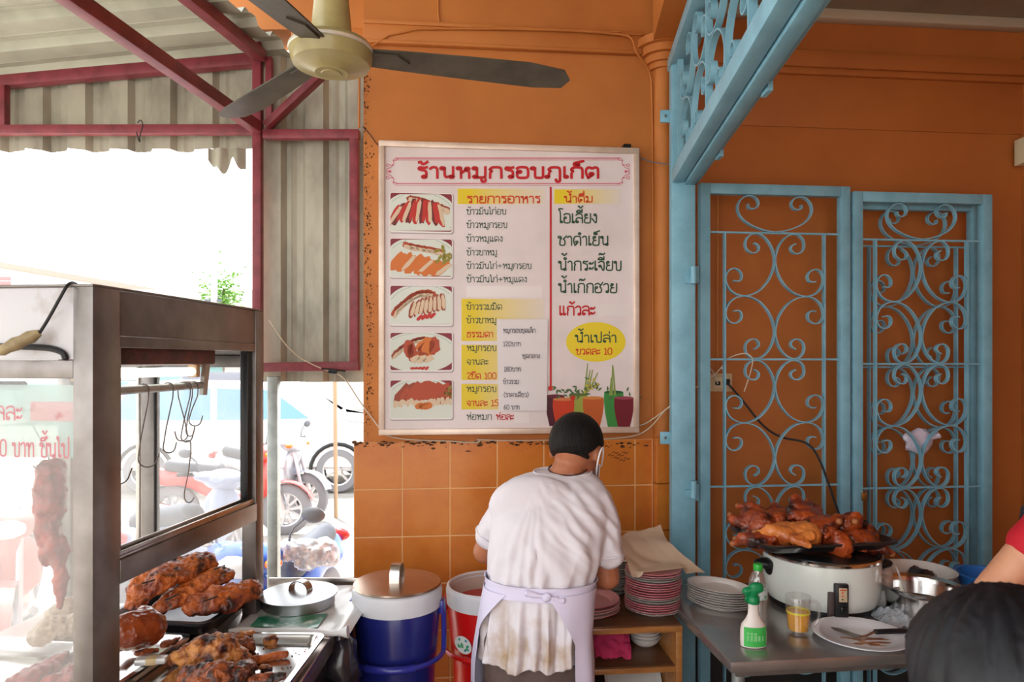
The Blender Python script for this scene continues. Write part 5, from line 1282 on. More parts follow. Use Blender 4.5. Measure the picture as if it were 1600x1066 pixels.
m = MB(); m.grid(lambda u, v: hq((u - .5) * .13, .112 - .05 * (2 * u - 1) ** 2, -.025 - .075 * v) + hf * (.012 * math.sin(v * 3.1)), 10, 8); m.build('face_mask', WHITEPL, man, 80, solid=.002)
nk = [P(887, 737, 2.352) + V((.0655 * math.cos(2 * math.pi * i / 30), .07 * math.sin(2 * math.pi * i / 30), .010 + .012 * math.sin(2 * math.pi * i / 30 + .2))) for i in range(30)]
m = MB(); m.tube(nk, .003, 6, True); m.build('neck_cord', mat('dark_cord', (84, 44, 34), .6), man)
# trousers
m = MB()
for k, sx in ((-1, -.085), (1, .085)):
    hp_, kn_, an_ = V((HX + sx, 2.19, .76)), V((HX + sx * 1.15, 2.175, .44)), V((HX + sx * 1.25, 2.2, .09))
    m.limb(hp_, .084, kn_, .074).limb(kn_, .078, an_, .07)
m.rings([[ring_pt(p_, 2 * math.pi * i / 32, -.03 if p_ < 1050 else -.012) for i in range(32)] for p_ in (985, 1020, 1060, 1100)], True, True)
m.fuse(.011, 4, lambda c, n: .005 * noise.noise(c * V((16, 16, 6)))); m.build('trousers', TROU, man, 80)
for k, sx in ((-1, -.105), (1, .105)):
    m = MB(); a = V((HX + sx, 2.2, .045)); m.limb(a + V((0, -.03, 0)), .042, a + V((k * .015, .15, -.005)), .036); m.fuse(.01, 3); m.warp(lambda p: V((p.x, p.y, max(p.z, .004)))); m.build('shoe', BLACKRUB, man)
# apron: band, knot, panels open at the back
ap = None
m = MB(); m.grid(lambda u, v: ring_pt(899 + 20 * v + 3 * math.sin(u * 6.283 + 2.2) - 0, u * 6.283, .011 + .002 * math.sin(v * 14 + u * 40)), 72, 5, True); ap = m.build('apron', APR, man, 80, solid=.002)
kc = ring_pt(912, -1.52, .016); m = MB(); m.ball(kc, (.018, .010, .013), 2); m.limb(kc, .006, kc + V((.05, .004, -.012)), .010).limb(kc, .006, kc + V((-.06, .006, .010)), .011); m.warp(lambda p: p + V((.003, .0, .003)) * noise.noise(p * 80)); m.build('knot', APR, ap)
m = MB()
def apron(u, v):
    py = 912 + v * 250; aR = math.radians(-86 + 34 * min(1, v * 3.4)); aL = math.radians(236 - 40 * min(1, v * 4.2)); an = aR + (aL - aR) * u
    return ring_pt(py, an, (.016 + .014 * min(1, v * 2)) + .006 * math.sin(an * 9) * min(1, v * 2))
m.grid(apron, 60, 24); m.build('skirt', APR, ap, 80, solid=.0015)
m = MB(); m.grid(lambda u, v: ring_pt(760 + 145 * v, math.radians(30 + 120 * u), .016), 16, 14); m.build('bib', APR, ap, 80, solid=.0015)

# --- the seated person whose dark hair is close to the camera
CHR = V((P(1576, 900, .74).x, .74, 1.270))
ps2 = thing('person', 'person with short black hair in a grey top, head seen from behind close up', 'person', (CHR.x, .66, 0))
m = MB(); f2 = V((-.25, .95, -.08)); q2, M2, ff, rr2, uu = head(m, CHR, f2, 1.06)
m.limb(CHR + V((.0, -.01, -.06)), .052, CHR + V((0, -.03, -.19)), .058)
sh = CHR.z - .24
m.limb(V((CHR.x - .15, .69, sh)), .05, V((CHR.x + .15, .67, sh)), .05)
m.limb(V((CHR.x, .68, sh - .05)), .11, V((CHR.x, .66, sh - .48)), .13)
for k in (-1, 1):
    e = V((CHR.x + k * .24, .72, sh - .26)); w = V((CHR.x + k * .16, .94, sh - .28))
    m.limb(V((CHR.x + k * .17, .68, sh)), .045, e, .037).limb(e, .036, w, .026); hand(m, w, (-k * .3, 1, -.05), (-k, .2, 0), (0, 0, 1), .7)
    kk = V((CHR.x + k * .1, 1.08, .50)); m.limb(V((CHR.x + k * .09, .68, .52)), .085, kk, .06).limb(kk, .058, V((CHR.x + k * .1, 1.1, .08)), .036).limb(V((CHR.x + k * .1, 1.09, .05)), .034, V((CHR.x + k * .11, 1.24, .03)), .026)
m.fuse(.009, 3); m.build('body', SKINL, ps2, 80); eyes(ps2, q2, M2, 1.06)
m = MB(); hc2 = q2(0, -.012, .02); m.ball(hc2, V((.095, .112, .108)) * 1.06, 6, M2)
def hair2(v):
    x, y, z = (v - hc2).dot(rr2), (v - hc2).dot(ff), (v - hc2).dot(uu)
    t = max(0, min(1, (z * 6 - y * 9 + .55) / .3 + .5)); cy_, cz_ = y + .03, z - .02; az = math.atan2(x, y - .02); dn_ = .5 + z * 4
    g = .022 * noise.noise(V((math.sin(az) * 9, math.cos(az) * 9, dn_))) + .014 * noise.noise(V((math.sin(az) * 26, math.cos(az) * 26, dn_ * .8))) + .007 * noise.noise(V((math.sin(az) * 70, math.cos(az) * 70, dn_)))
    return hc2 + (v - hc2) * (.84 + .17 * t + t * g) + V((0, 0, -.05 * t * max(0, -z * 8)))
m.warp(hair2); m.build('hair', mat('dark_hair', (22, 23, 29), .45, spec=.38, col2=(12, 12, 16), nscale=50, stretch=(1, 1, .15)), ps2, 80)
m = MB(); m.limb(V((CHR.x - .15, .69, sh)), .062, V((CHR.x + .15, .67, sh)), .062).limb(V((CHR.x, .68, sh - .06)), .135, V((CHR.x, .66, sh - .5)), .15)
for k in (-1, 1): m.limb(V((CHR.x + k * .17, .68, sh)), .06, V((CHR.x + k * .215, .71, sh - .16)), .055)
m.fuse(.012, 4, lambda c, n: .004 * noise.noise(c * 12)); m.build('shirt', mat('grey_top', (84, 84, 92), .8), ps2, 80)
m = MB()
for k in (-1, 1):
    kk = V((CHR.x + k * .1, 1.08, .50)); m.limb(V((CHR.x + k * .09, .66, .52)), .1, kk, .075).limb(kk, .073, V((CHR.x + k * .1, 1.1, .1)), .055)
m.fuse(.014, 4); m.build('trousers', mat('dark_trousers', (44, 46, 56), .8), ps2, 80)
st = thing('stool', 'round plastic stool under the person with black hair', 'stool', (CHR.x, .66, 0))
m = MB(); m.lathe([(.15, .36), (.16, .385), (.155, .41), (.01, .412)], (CHR.x, .66, 0), 28); m.build('seat', mat('red_plastic', (190, 30, 30), .35), st)
for k in range(4):
    a = k * math.pi / 2 + .78; m = MB(); m.tube([V((CHR.x + .12 * math.cos(a), .66 + .12 * math.sin(a), .37)), V((CHR.x + .16 * math.cos(a), .66 + .16 * math.sin(a), 0))], .018, 8); m.build('leg', mat('red_plastic', (190, 30, 30), .35), st)

# --- the person in red at the picture's edge
s0 = V((1.30, 1.62, 1.27)); el = P(1546, 922, 1.66); RX = 1.47
ps3 = thing('person', 'person in a red short sleeved shirt reaching a bare arm over the table', 'person', (RX, 1.55, 0))
m = MB(); c3 = V((RX, 1.58, 1.515)); q3, M3, f3, r3, u3 = head(m, c3, (-.5, .8, -.25), 1.0)
m.limb(c3 + V((0, -.01, -.06)), .05, V((RX, 1.56, 1.34)), .06)
m.limb(s0 + V((.03, 0, 0)), .05, V((RX + .16, 1.52, 1.28)), .05).limb(V((RX, 1.55, 1.2)), .11, V((RX, 1.53, .86)), .12)
wr = V((el.x + .06, 1.86, el.z - .19)); m.limb(s0, .05, s0.lerp(el, .5), .046).limb(s0.lerp(el, .5), .046, el, .036).limb(el, .036, wr, .026); hand(m, wr, (-.1, .6, -.6), (-.9, .1, 0), (0, .6, .6), .7)
e4 = V((RX + .25, 1.5, 1.02)); w4 = V((RX + .24, 1.6, .80)); m.limb(V((RX + .18, 1.52, 1.27)), .046, e4, .037).limb(e4, .036, w4, .026); hand(m, w4, (0, .1, -1), (-.6, .8, 0), (1, 0, 0), .4)
for k in (-1, 1): m.limb(V((RX + k * .085, 1.53, .86)), .085, V((RX + k * .09, 1.54, .46)), .054).limb(V((RX + k * .09, 1.54, .46)), .052, V((RX + k * .09, 1.52, .07)), .035).limb(V((RX + k * .09, 1.51, .05)), .033, V((RX + k * .1, 1.66, .03)), .026)
m.fuse(.009, 3); m.build('body', SKINL, ps3, 80); eyes(ps3, q3, M3)
m = MB(); m.limb(s0 + V((.03, 0, .002)), .06, V((RX + .15, 1.52, 1.275)), .06).limb(V((RX - .07, 1.55, 1.285)), .06, V((RX + .07, 1.54, 1.285)), .06).limb(V((RX, 1.55, 1.2)), .135, V((RX, 1.53, .84)), .14)
m.limb(s0, .061, s0.lerp(el, .34), .061).limb(V((RX + .17, 1.52, 1.27)), .062, V((RX + .22, 1.51, 1.13)), .056)
m.fuse(.009, 4, lambda c, n: .004 * noise.noise(c * 14)); m.build('shirt', mat('red_shirt', (186, 18, 38), .75, bump=.08, bscale=120), ps3, 80)
m = MB(); hc3 = q3(0, -.012, .02); m.ball(hc3, (.092, .108, .104), 4, M3)
m.warp(lambda v: hc3 + (v - hc3) * (.85 + .16 * max(0, min(1, ((v - hc3).dot(u3) * 6 - (v - hc3).dot(f3) * 9 + .5) / .3 + .5)))); m.build('hair', HAIR, ps3, 80)
m = MB()
for k in (-1, 1): m.limb(V((RX + k * .085, 1.53, .86)), .1, V((RX + k * .09, 1.54, .46)), .075).limb(V((RX + k * .09, 1.54, .46)), .073, V((RX + k * .09, 1.52, .1)), .06)
m.fuse(.014, 4); m.build('trousers', mat('dark_trousers', (44, 46, 56), .8), ps3, 80)
# ---------------------------------------------------------------- wooden shelf with plates
WOOD = mat('varnished_wood', (166, 112, 58), .4, col2=(140, 88, 44), nscale=7, stretch=(1, 8, 8), coat=.3)
WOODT = mat('worn_brown_shelf', (108, 72, 46), .4, col2=(84, 54, 36), nscale=5, stretch=(1, 6, 6), coat=.25)
EX0, EX1, EY0, EY1, EZ = .24, .585, 2.338, 2.83, .745
MSH = Matrix.Translation((EX1, EY0, 0)) @ rotz(math.radians(5)) @ Matrix.Translation((-EX1, -EY0, 0))
shf_ = thing('wooden_shelf', 'low brown wooden shelf unit stacked with plates beside the cook', 'shelf', (.35, 2.59, 0))
def sbox(nm, mt, x0, x1, y0, y1, z0, z1):
    m = MB(); m.box(((x0 + x1) / 2, (y0 + y1) / 2, (z0 + z1) / 2), (x1 - x0, y1 - y0, z1 - z0), MSH, bevel=.002); return m.build(nm, mt, shf_)
sbox('top', WOODT, EX0, EX1, EY0 + .012, EY1, EZ - .02, EZ); sbox('edge_strip', WOOD, EX0, EX1, EY0, EY0 + .012, EZ - .022, EZ - .001)
for x in (EX0, EX1 - .022): sbox('side_panel', WOOD, x, x + .022, EY0 + .004, EY1, 0, EZ - .022)
for z in (.603, .43, .2): sbox('shelf_board', WOODT, EX0 + .022, EX1 - .022, EY0 + .02, EY1, z - .018, z); sbox('edge_strip', WOOD, EX0 + .022, EX1 - .022, EY0 + .008, EY0 + .02, z - .02, z - .001)
sbox('back_panel', WOODT, EX0 + .022, EX1 - .022, EY1 - .008, EY1, .02, EZ - .02)
PINKM = mat('pink_melamine', (222, 160, 166), .3, coat=.4); WHITEM = mat('white_melamine', (226, 220, 214), .3, coat=.4); PINKL = mat('pale_pink_melamine', (226, 188, 186), .3, coat=.4)
RIMD = mat('dark_rim_line', (70, 62, 66), .4); RIMP = mat('rose_rim_line', (176, 74, 90), .4)
def plate(nm, label, loc, r, mt, rim, group, sy=1.0, h=.02, rz=0.0, cat='plate'):
    t = thing(nm, label, cat, loc, rz, group); M = WMAT[t.name]; m = MB()
    m.lathe([(r * .55, 0), (r * .57, .001), (r * .72, .005), (r * .8, h * .72), (r, h - .0025), (r * 1.0, h), (r * .8, h * .72 + .003), (r * .7, .0085), (r * .5, .007), (.001, .0068)], (0, 0, 0), 40, 1, sy, M); m.build('dish', mt, t)
    m = MB(); m.lathe([(r * .985, h - .0034), (r * 1.004, h - .0026), (r * 1.004, h - .0008), (r * .985, h - .0030)], (0, 0, 0), 40, 1, sy, M, False); m.build('rim_line', rim, t)
    return t
ORD = ['top', 'second', 'third', 'fourth', 'fifth', 'sixth', 'seventh', 'eighth', 'ninth', 'tenth', 'eleventh', 'twelfth', 'thirteenth', 'fourteenth', 'fifteenth', 'sixteenth', 'seventeenth', 'eighteenth', 'nineteenth', 'twentieth']
def stack(c, n, r, step, kinds, where, group, nm='plate', sy=1.0, h=.02, rz=0.0, jit=.0025, z0=0):
    for i in range(n):       # from the bottom up
        k = n - 1 - i; word = {0: 'topmost', n - 1: 'lowest'}.get(k, ORD[k] + ' from the top')
        mt, rim, cn = kinds(k)
        plate(nm, ('%s plate, %s %s' if k in (0, n - 1) else '%s plate, %s in %s') % (cn, word, where if k not in (0, n - 1) else ('of ' + where)), (c[0] + random.uniform(-jit, jit), c[1] + random.uniform(-jit, jit), c[2] + i * step), r, mt, rim, group, sy, h, rz)
tc_ = on(1020, 955, EZ)
PK, WT, PL = (PINKM, RIMP, 'pink'), (WHITEM, RIMD, 'white'), (PINKL, RIMP, 'pale pink')
stack((tc_.x, tc_.y, EZ), 18, .1, .0083, lambda k: (PK, PL, WT, WT, PK, PK, PL, PK, PK, PK, PL, WT, WT, PK, PK, PK, PL, WT)[k], 'the tall stack under the paper', 'plates in the tall pink stack')
tb = on(957, 936, EZ) ; tb = V((.395, 2.70, EZ))
stack(tb, 13, .092, .0098, lambda k: (WHITEM, RIMD, 'white'), 'the tall white stack by the wall', 'plates in the white stack at the wall')
stack((.235, 2.66, EZ), 6, .085, .010, lambda k: (WHITEM, RIMD, 'white'), 'the low stack behind the forearm', 'plates in the low white stack')
tf = on(919, 958, EZ); stack((tf.x, tf.y, EZ), 4, .112, .0115, lambda k: (PINKM, RIMP, 'pink') if k == 0 else ((PINKL, RIMP, 'pale pink'), (WHITEM, RIMP, 'cream'), (PINKL, RIMP, 'pale pink'))[k - 1], 'the short stack beside the apron', 'plates in the short pink stack', h=.024)
# crumpled papers on the stack
PAPER = mat('brown_wrapping_paper', (212, 190, 166), .75, col2=(200, 176, 150), nscale=6)
ztop = EZ + 17 * .0083 + .024
def psheet(nm, label, A, B, Cc, D, sag, seed, amp, parent=None):
    m = MB()
    def f(u, v):
        p = A.lerp(B, u).lerp(D.lerp(Cc, u), v); s = math.sin(u * math.pi) * math.sin(v * math.pi)
        p.z += -sag * s + amp * (1.6 * abs(noise.noise(V((u * 2.3, v * 2.3, seed)))) + .35 * abs(noise.noise(V((u * 5, v * 5, seed + 4)))))
        dx, dy = p.x - tc_.x, p.y - tc_.y
        if dx * dx + dy * dy < .0125: p.z = max(p.z, ztop + .003)
        return p
    m.grid(f, 26, 22); return tag(m.build(nm, PAPER, None, 28, solid=.0006), label, 'paper')
psheet('wrapping_paper', 'crumpled tan wrapping paper sheet lying over the tall plate stack, corner pointing at the gate', P(963, 842, 2.52), P(1030, 838, 2.62), P(1102, 896, 2.46), P(988, 903, 2.37), .02, 2.0, .012)
psheet('wrapping_paper', 'tan wrapping paper sheet standing up behind the other one on the plates', P(972, 838, 2.58), P(1032, 822, 2.66), P(1050, 866, 2.60), P(968, 880, 2.52), -.01, 7.0, .012)
# bowls, cloth, floral tray on the boards
bc = on(1010, 1012, .603)
for i in range(6):
    t = thing('bowl', 'white bowl, %s in the nested stack on the shelf board' % ('lowest' if i == 0 else ('topmost' if i == 5 else ORD[5 - i] + ' from the top')), 'bowl', (bc.x, bc.y + .03, .604 + i * .0118), 0, 'nested white bowls')
    m = MB(); m.lathe([(.032, 0), (.034, .001), (.05, .014), (.06, .034), (.0615, .036), (.058, .0345), (.047, .016), (.03, .005), (.001, .004)], (bc.x, bc.y + .03, .604 + i * .0118), 36); m.build('dish', WHITEM, t)
    m = MB(); m.lathe([(.0608, .0325), (.0622, .034), (.0618, .0365), (.06, .036)], (bc.x, bc.y + .03, .604 + i * .0118), 36, cap=False); m.build('rim_line', mat('grey_rim_line', (170, 164, 162), .4), t)
cc_ = on(960, 1030, .604); m = MB()
m.grid(lambda u, v: V((cc_.x - .065 + .125 * u + .02 * v * (u - .5), 2.40 + .14 * v, .606 + .085 * math.sin(min(1, v * 1.2) * 1.5) * (.55 + .45 * math.sin(u * 2.6 + .3)) + .016 * noise.noise(V((u * 5, v * 5, 3))) + .006 * noise.noise(V((u * 13, v * 13, 5))))), 30, 24)
tag(m.build('pink_cloth', mat('pink_cloth', (206, 56, 104), .85, bump=.1, bscale=200), None, 80, solid=.003), 'crumpled bright pink cloth on the middle shelf board', 'cloth')
fo = V((.44, 2.50, .431)); ft = thing('floral_tray', 'white melamine tray with a red flower on the lower shelf board', 'tray', fo)
m = MB(); Mf = Matrix.Translation(fo + V((0, .02, .075))) @ Matrix.Rotation(math.radians(34), 4, 'X')
m.rings([rrect(.2, .17, .03, .012, Mf), rrect(.206, .176, .03, .014, Mf), rrect(.18, .15, .03, .003, Mf), rrect(.17, .14, .03, .0015, Mf)], False, True); m.rings([rrect(.2, .17, .03, .011, Mf), rrect(.17, .14, .03, -.001, Mf)], False, True); m.build('dish', WHITEM, ft)
m = MB()
for k in range(6): m.ball(Mf @ V((.012 + .011 * math.cos(k * 1.05), .055 + .011 * math.sin(k * 1.05), .004)), (.008, .008, .0022), 2, Matrix.Rotation(math.radians(34), 4, 'X'))
m.ball(Mf @ V((.012, .055, .005)), .006, 2); m.build('flower_print', mat('print_rose', (190, 40, 60), .4), ft)
m = MB()
for k, (x, y) in enumerate(((-.012, .06), (-.026, .056), (-.02, .066), (.034, .062), (.03, .045))): m.prism([(x - .008, y), (x, y + .004), (x + .008, y), (x, y - .004)], .0022, .0034, Mf)
m.build('leaf_print', mat('print_dark_leaf', (44, 58, 44), .5), ft)

# ---------------------------------------------------------------- water coolers
BLUEC = mat('blue_cooler_plastic', (28, 36, 112), .28, coat=.4); REDC = mat('red_cooler_plastic', (196, 16, 16), .3, coat=.4); RIMC = mat('white_cooler_rim', (214, 216, 222), .35, coat=.2)
BLUEH = mat('blue_bail', (44, 48, 150), .3, coat=.4); INN = mat('cooler_liner', (206, 192, 178), .4)
def cooler(nm, label, c, r, zt, mt, mth, lid):
    t = thing(nm, label, 'cooler', (c.x, c.y, 0)); o = (c.x, c.y, 0)
    m = MB(); m.lathe([(r * .78, .20), (r * .80, .205), (r * .86, zt - .25), (r * .90, zt - .245), (r * .98, zt - .075), (r * .97, zt - .07)], o, 56); m.build('bucket', mt, t)
    m = MB(); m.lathe([(r * .66, 0), (r * .7, .0), (r * .76, .19), (r * .76, .20)], o, 40); m.build('stand', mt, t)
    m = MB(); m.lathe([(r * .97, zt - .072), (r * 1.0, zt - .07), (r * 1.02, zt - .02), (r * 1.0, zt - .004), (r * .96, zt), (r * .92, zt - .004), (r * .9, zt - .02)], o, 56, cap=False); m.build('rim', RIMC, t)
    if not lid:
        m = MB(); m.lathe([(r * .91, zt - .006), (r * .88, zt - .08), (r * .80, zt - .38), (.001, zt - .385)], o, 48, cap=False); m.build('liner', INN, t)
    hz = zt - .235; pts = []
    for i in range(25):
        a = math.pi * (1 + i / 24); k = r * 1.06
        pts.append(V((c.x + k * math.cos(a), c.y + k * math.sin(a) - .002, hz + .0)))
    pts = [V((c.x - r * 1.05, c.y, zt - .07)), V((c.x - r * 1.07, c.y - .005, zt - .16))] + pts + [V((c.x + r * 1.07, c.y - .005, zt - .16)), V((c.x + r * 1.05, c.y, zt - .07))]
    m = MB(); m.tube(chaikin(pts, 1), .009, 8); h_ = m.build('bail_handle', mth, t)
    m = MB(); m.tube(pts[10:19], .013, 10); m.build('grip', mth, h_)
    for s in (-1, 1):
        m = MB(); m.box((c.x + s * r * 1.02, c.y, zt - .075), (.02, .05, .05), bevel=.006); m.build('handle_lug', mth, t)
    return t
bcn = P(621, 906, 2.45); BR = .157
cb = cooler('water_cooler', 'big blue water cooler with a steel lid against the tiled wall', V((bcn.x, bcn.y, 0)), BR, .85, BLUEC, BLUEH, True)
m = MB(); m.lathe([(BR * .98, .852), (BR * 1.0, .855), (BR * .98, .86), (BR * .6, .866), (.001, .870)], (bcn.x, bcn.y, 0), 56); ld2 = m.build('lid', mat('brushed_lid', (190, 168, 150), .3, metal=1.0, col2=(170, 146, 126), nscale=3), cb)
m = MB(); hc_ = V((bcn.x + .0, bcn.y - .01, .867)); m.strap([hc_ + V((.004 * math.cos(t), .036 * math.cos(t), .062 * math.sin(t) ** .7 if math.sin(t) > 0 else 0)) for t in [math.pi * i / 16 for i in range(17)]], V((.034, 0, 0)), .003); m.build('lid_handle', STEEL_S, ld2)
rcn = V((-.088, 2.655, 0)); RR = .165
cr = cooler('water_cooler', 'open red water cooler with a white rim, partly hidden by the apron', rcn, RR, .79, REDC, REDC, False)
m = MB(); a = math.radians(-126); sc_ = V((rcn.x + RR * .945 * math.cos(a), rcn.y + RR * .945 * math.sin(a), .60)); nn = V((math.cos(a), math.sin(a), -.12)).normalized(); e1 = V((-math.sin(a), math.cos(a), 0)); e2 = nn.cross(e1)
Ms = Matrix(((e1.x, e2.x, nn.x, sc_.x), (e1.y, e2.y, nn.y, sc_.y), (e1.z, e2.z, nn.z, sc_.z), (0, 0, 0, 1)))
m.prism([(.04 * math.cos(i * .2618), .034 * math.sin(i * .2618)) for i in range(24)], .001, .003, Ms); stk = m.build('sticker', mat('sticker_white', (222, 228, 226), .4), cr)
m = MB()
for i in range(14): m.ball(Ms @ V((random.uniform(-.025, .025), random.uniform(-.02, .02), .003)), (.006, .006, .006), 1)
m.warp(lambda p: p - nn * max(0, (p - sc_).dot(nn) - .0042)); m.build('sticker_print', mat('sticker_blue', (44, 140, 170), .4, col2=(80, 170, 90), nscale=60), stk)

# ---------------------------------------------------------------- steel table
TZ = .78
TO = V((.632, 1.972, 0)); TR = math.radians(6.2)
tb_ = thing('steel_table', 'stainless steel work table in front of the blue gate', 'table', TO, TR); MT = WMAT[tb_.name]
TSTEEL = mat('table_steel', (176, 172, 170), .27, metal=.8, col2=(156, 152, 150), nscale=3, bump=.015, bscale=40)
m = MB(); m.box((.74, .34, TZ - .016), (1.48, .68, .032), MT, .004); m.build('top', TSTEEL, tb_)
m = MB(); m.box((.74, .34, TZ - .045), (1.42, .62, .026), MT, .002); m.build('apron_frame', STEEL_D, tb_)
for x in (.045, 1.435):
    for y in (.05, .63):
        m = MB(); m.tube([MT @ V((x, y, TZ - .04)), MT @ V((x, y, 0))], .019, 14); m.build('leg', GALV, tb_)
m = MB(); m.tube([MT @ V((.045, .63, .22)), MT @ V((1.435, .63, .22))], .014, 10); m.build('stretcher', GALV, tb_)
# oval plates
oc = on(1123, 948, TZ); 
for i in range(8):
    k = 7 - i; t = plate('oval_plate', 'white oval plate, %s in the stack by the spray bottle' % {0: 'topmost', 7: 'lowest'}.get(k, ORD[k] + ' from the top'), (oc.x + random.uniform(-.002, .002), oc.y + random.uniform(-.002, .002), TZ + .001 + i * .0082), .112, WHITEM, RIMD, 'white oval plates on the steel table', .72, .02, math.radians(-34), 'plate')
    t.rotation_euler = (0, math.radians(1.2), math.radians(-34))
# rice cooker
cc2 = V((P(1282, 900, 2.47).x, 2.47, TZ)); CR = .196
rk = thing('rice_cooker', 'big white electric rice cooker with a black control panel on the steel table', 'rice cooker', cc2)
ENAM = mat('white_enamel', (214, 220, 214), .25, coat=.5)
m = MB(); m.lathe([(.15, .0), (.175, .0), (.178, .022), (.176, .026), (.15, .027)], cc2, 56); m.build('base', BLACKPL, rk)
m = MB(); m.lathe([(.16, .022), (.182, .024), (.192, .045), (.196, .09), (.196, .175), (.195, .182), (.188, .184), (.17, .18)], cc2, 72); m.build('shell', ENAM, rk)
m = MB(); m.lathe([(.197, .176), (.201, .180), (.2015, .187), (.197, .192), (.188, .191), (.184, .184)], cc2, 72, cap=False); m.build('rim', STEEL_S, rk)
m = MB(); m.lathe([(.186, .183), (.182, .192), (.172, .196), (.15, .202), (.08, .208), (.001, .208)], cc2, 56, cap=False); m.build('inner_lid', mat('black_lid', (22, 22, 24), .3, coat=.4), rk)
for s in (-1, 1):
    m = MB(); a0 = 150 if s < 0 else -30
    m.ball(cc2 + V((s * .205, -.02, .148)), (.045, .035, .018), 3); m.ball(cc2 + V((s * .19, -.02, .13)), (.02, .028, .03), 2); m.fuse(.008, 2); m.build('side_handle', BLACKPL, rk)
ang = math.asin((P(1312, 945, 2.28).x - cc2.x) / .2); pd = V((math.sin(ang), -math.cos(ang), 0)); px_ = V((math.cos(ang), math.sin(ang), 0))
Mp = Matrix(((px_.x, pd.x, 0, cc2.x + pd.x * .199), (px_.y, pd.y, 0, cc2.y + pd.y * .199), (0, 0, 1, TZ), (0, 0, 0, 1)))
m = MB(); m.box((0, 0, .075), (.044, .024, .112), Mp, .004); pn = m.build('control_panel', BLACKPL, rk)
m = MB(); m.box((.003, .0125, .096), (.026, .003, .046), Mp, .001); m.build('label_plate', mat('tan_label', (186, 166, 136), .5), pn)
for z, w_, c_ in ((.113, .02, (190, 70, 40)), (.104, .006, (220, 60, 30)), (.093, .006, (220, 70, 40)), (.082, .006, (80, 60, 50))):
    m = MB(); m.box((.0 if w_ < .01 else .003, .0145, z), (w_, .0014, .004), Mp); m.build('panel_mark', mat('mark_%d' % c_[0] + str(c_[1]), c_, .4), pn)
m = MB(); m.box((.003, .0135, .044), (.018, .006, .026), Mp, .003); m.build('switch', mat('dark_switch', (12, 12, 13), .25), pn)
m = MB(); m.box((-.03, -.006, .05), (.02, .02, .1), Mp, .004); m.build('panel_guard', mat('brown_guard', (74, 60, 58), .5), rk)
# tray of roast chickens
tyc = V((1.075, 2.455, .998)); TRr = math.radians(7)
ct, MC = tray('black_tray', 'black tray of roast chickens resting on the rice cooker', tyc.x, tyc.y, .50, .31, .998, .034, TRr, mat('black_enamel', (30, 28, 30), .35, coat=.4), rim=.010, r=.05, fl=.022)
CHK = mat('roast_chicken_skin', (172, 74, 28), .38, col2=(104, 34, 16), nscale=13, mix=(.38, .6), detail=7, bump=.5, bscale=60, coat=.4, col3=(34, 10, 8), n3=16, mix3=(.5, .64))
CHKL = mat('golden_chicken_skin', (220, 132, 62), .36, col2=(150, 62, 24), nscale=14, mix=(.45, .7), detail=7, bump=.5, bscale=60, coat=.4)
BONE = mat('bone_end', (156, 94, 54), .5)
def chicken(seed, mt):
    "a roast bird on its back: breast, two drumsticks, folded wings, neck stump; x runs to the legs"
    rr = random.Random(seed); r = thing('roast_chicken', 'x', 'chicken', (0, 0, 0)); m = MB(); tips = []
    m.ball((-.005, 0, .042), (.066, .05, .04), 3).ball((-.03, 0, .046), (.05, .052, .04), 3).ball((.02, .0, .05), (.045, .03, .03), 3)
    for s in (-1, 1):
        a = V((.02, s * .036, .04)); k = V((.058, s * (.046 + rr.uniform(-.006, .006)), .052)); e = V((.088, s * .024, .04 + rr.uniform(-.008, .008)))
        tips.append(e); m.limb(a, .03, k, .022).limb(k, .021, e, .010).ball(e + V((.006, 0, 0)), .0125, 2)
        m.limb(V((-.045, s * .045, .045)), .017, V((.0, s * .068, .034)), .014).limb(V((.0, s * .068, .034)), .013, V((-.04, s * .07, .022)), .009)
    m.fuse(.0042, 2, lambda c, n: .003 * noise.noise(c * 45 + V((seed, 0, 0))) + .0022 * noise.noise(c * 110) - .004 * max(0, noise.noise(c * 24 + V((0, seed * 3, 0)))))
    m.build('body', mt, r, 70)
    for e in tips:
        m = MB(); m.ball(e + V((.012, 0, 0)), (.0125, .012, .012), 2); m.build('leg_tip', BONE, r)
    return r
protos = [chicken(1, CHK), chicken(2, CHK), chicken(3, CHKL), chicken(4, CHK)]
birds = [  # photograph x, y, depth of its middle; roll, pitch, turn; which
    (1192, 842, 2.40, 10, 10, 150, 1, 'roast chicken at the tray corner above the water bottle'),
    (1180, 812, 2.50, -30, -10, 120, 0, 'dark roast chicken at the back corner of the tray by the flat gate bar'),
    (1238, 846, 2.38, 10, 0, 160, 2, 'golden brown roast chicken in the front row of the tray'),
    (1225, 812, 2.50, 20, -10, 60, 3, 'roast chicken in the back row beside the dark corner one'),
    (1262, 806, 2.47, 30, -26, 80, 1, 'roast chicken standing highest on the pile with its neck up'),
    (1278, 822, 2.41, -10, -12, 20, 0, 'roast chicken lying under the highest one'),
    (1302, 846, 2.38, 60, 0, 100, 3, 'blackened roast chicken in the middle of the front row'),
    (1318, 822, 2.44, 20, -24, 250, 1, 'charred roast chicken under the hanging power cable'),
    (1346, 842, 2.42, 10, 22, -12, 0, 'shiny red roast chicken with its legs over the tray edge'),
    (1338, 826, 2.52, 0, -20, 120, 3, 'roast chicken behind the shiny red one'),
    (1278, 848, 2.46, 0, 0, 210, 1, 'roast chicken buried in the middle of the pile')]
used = set()
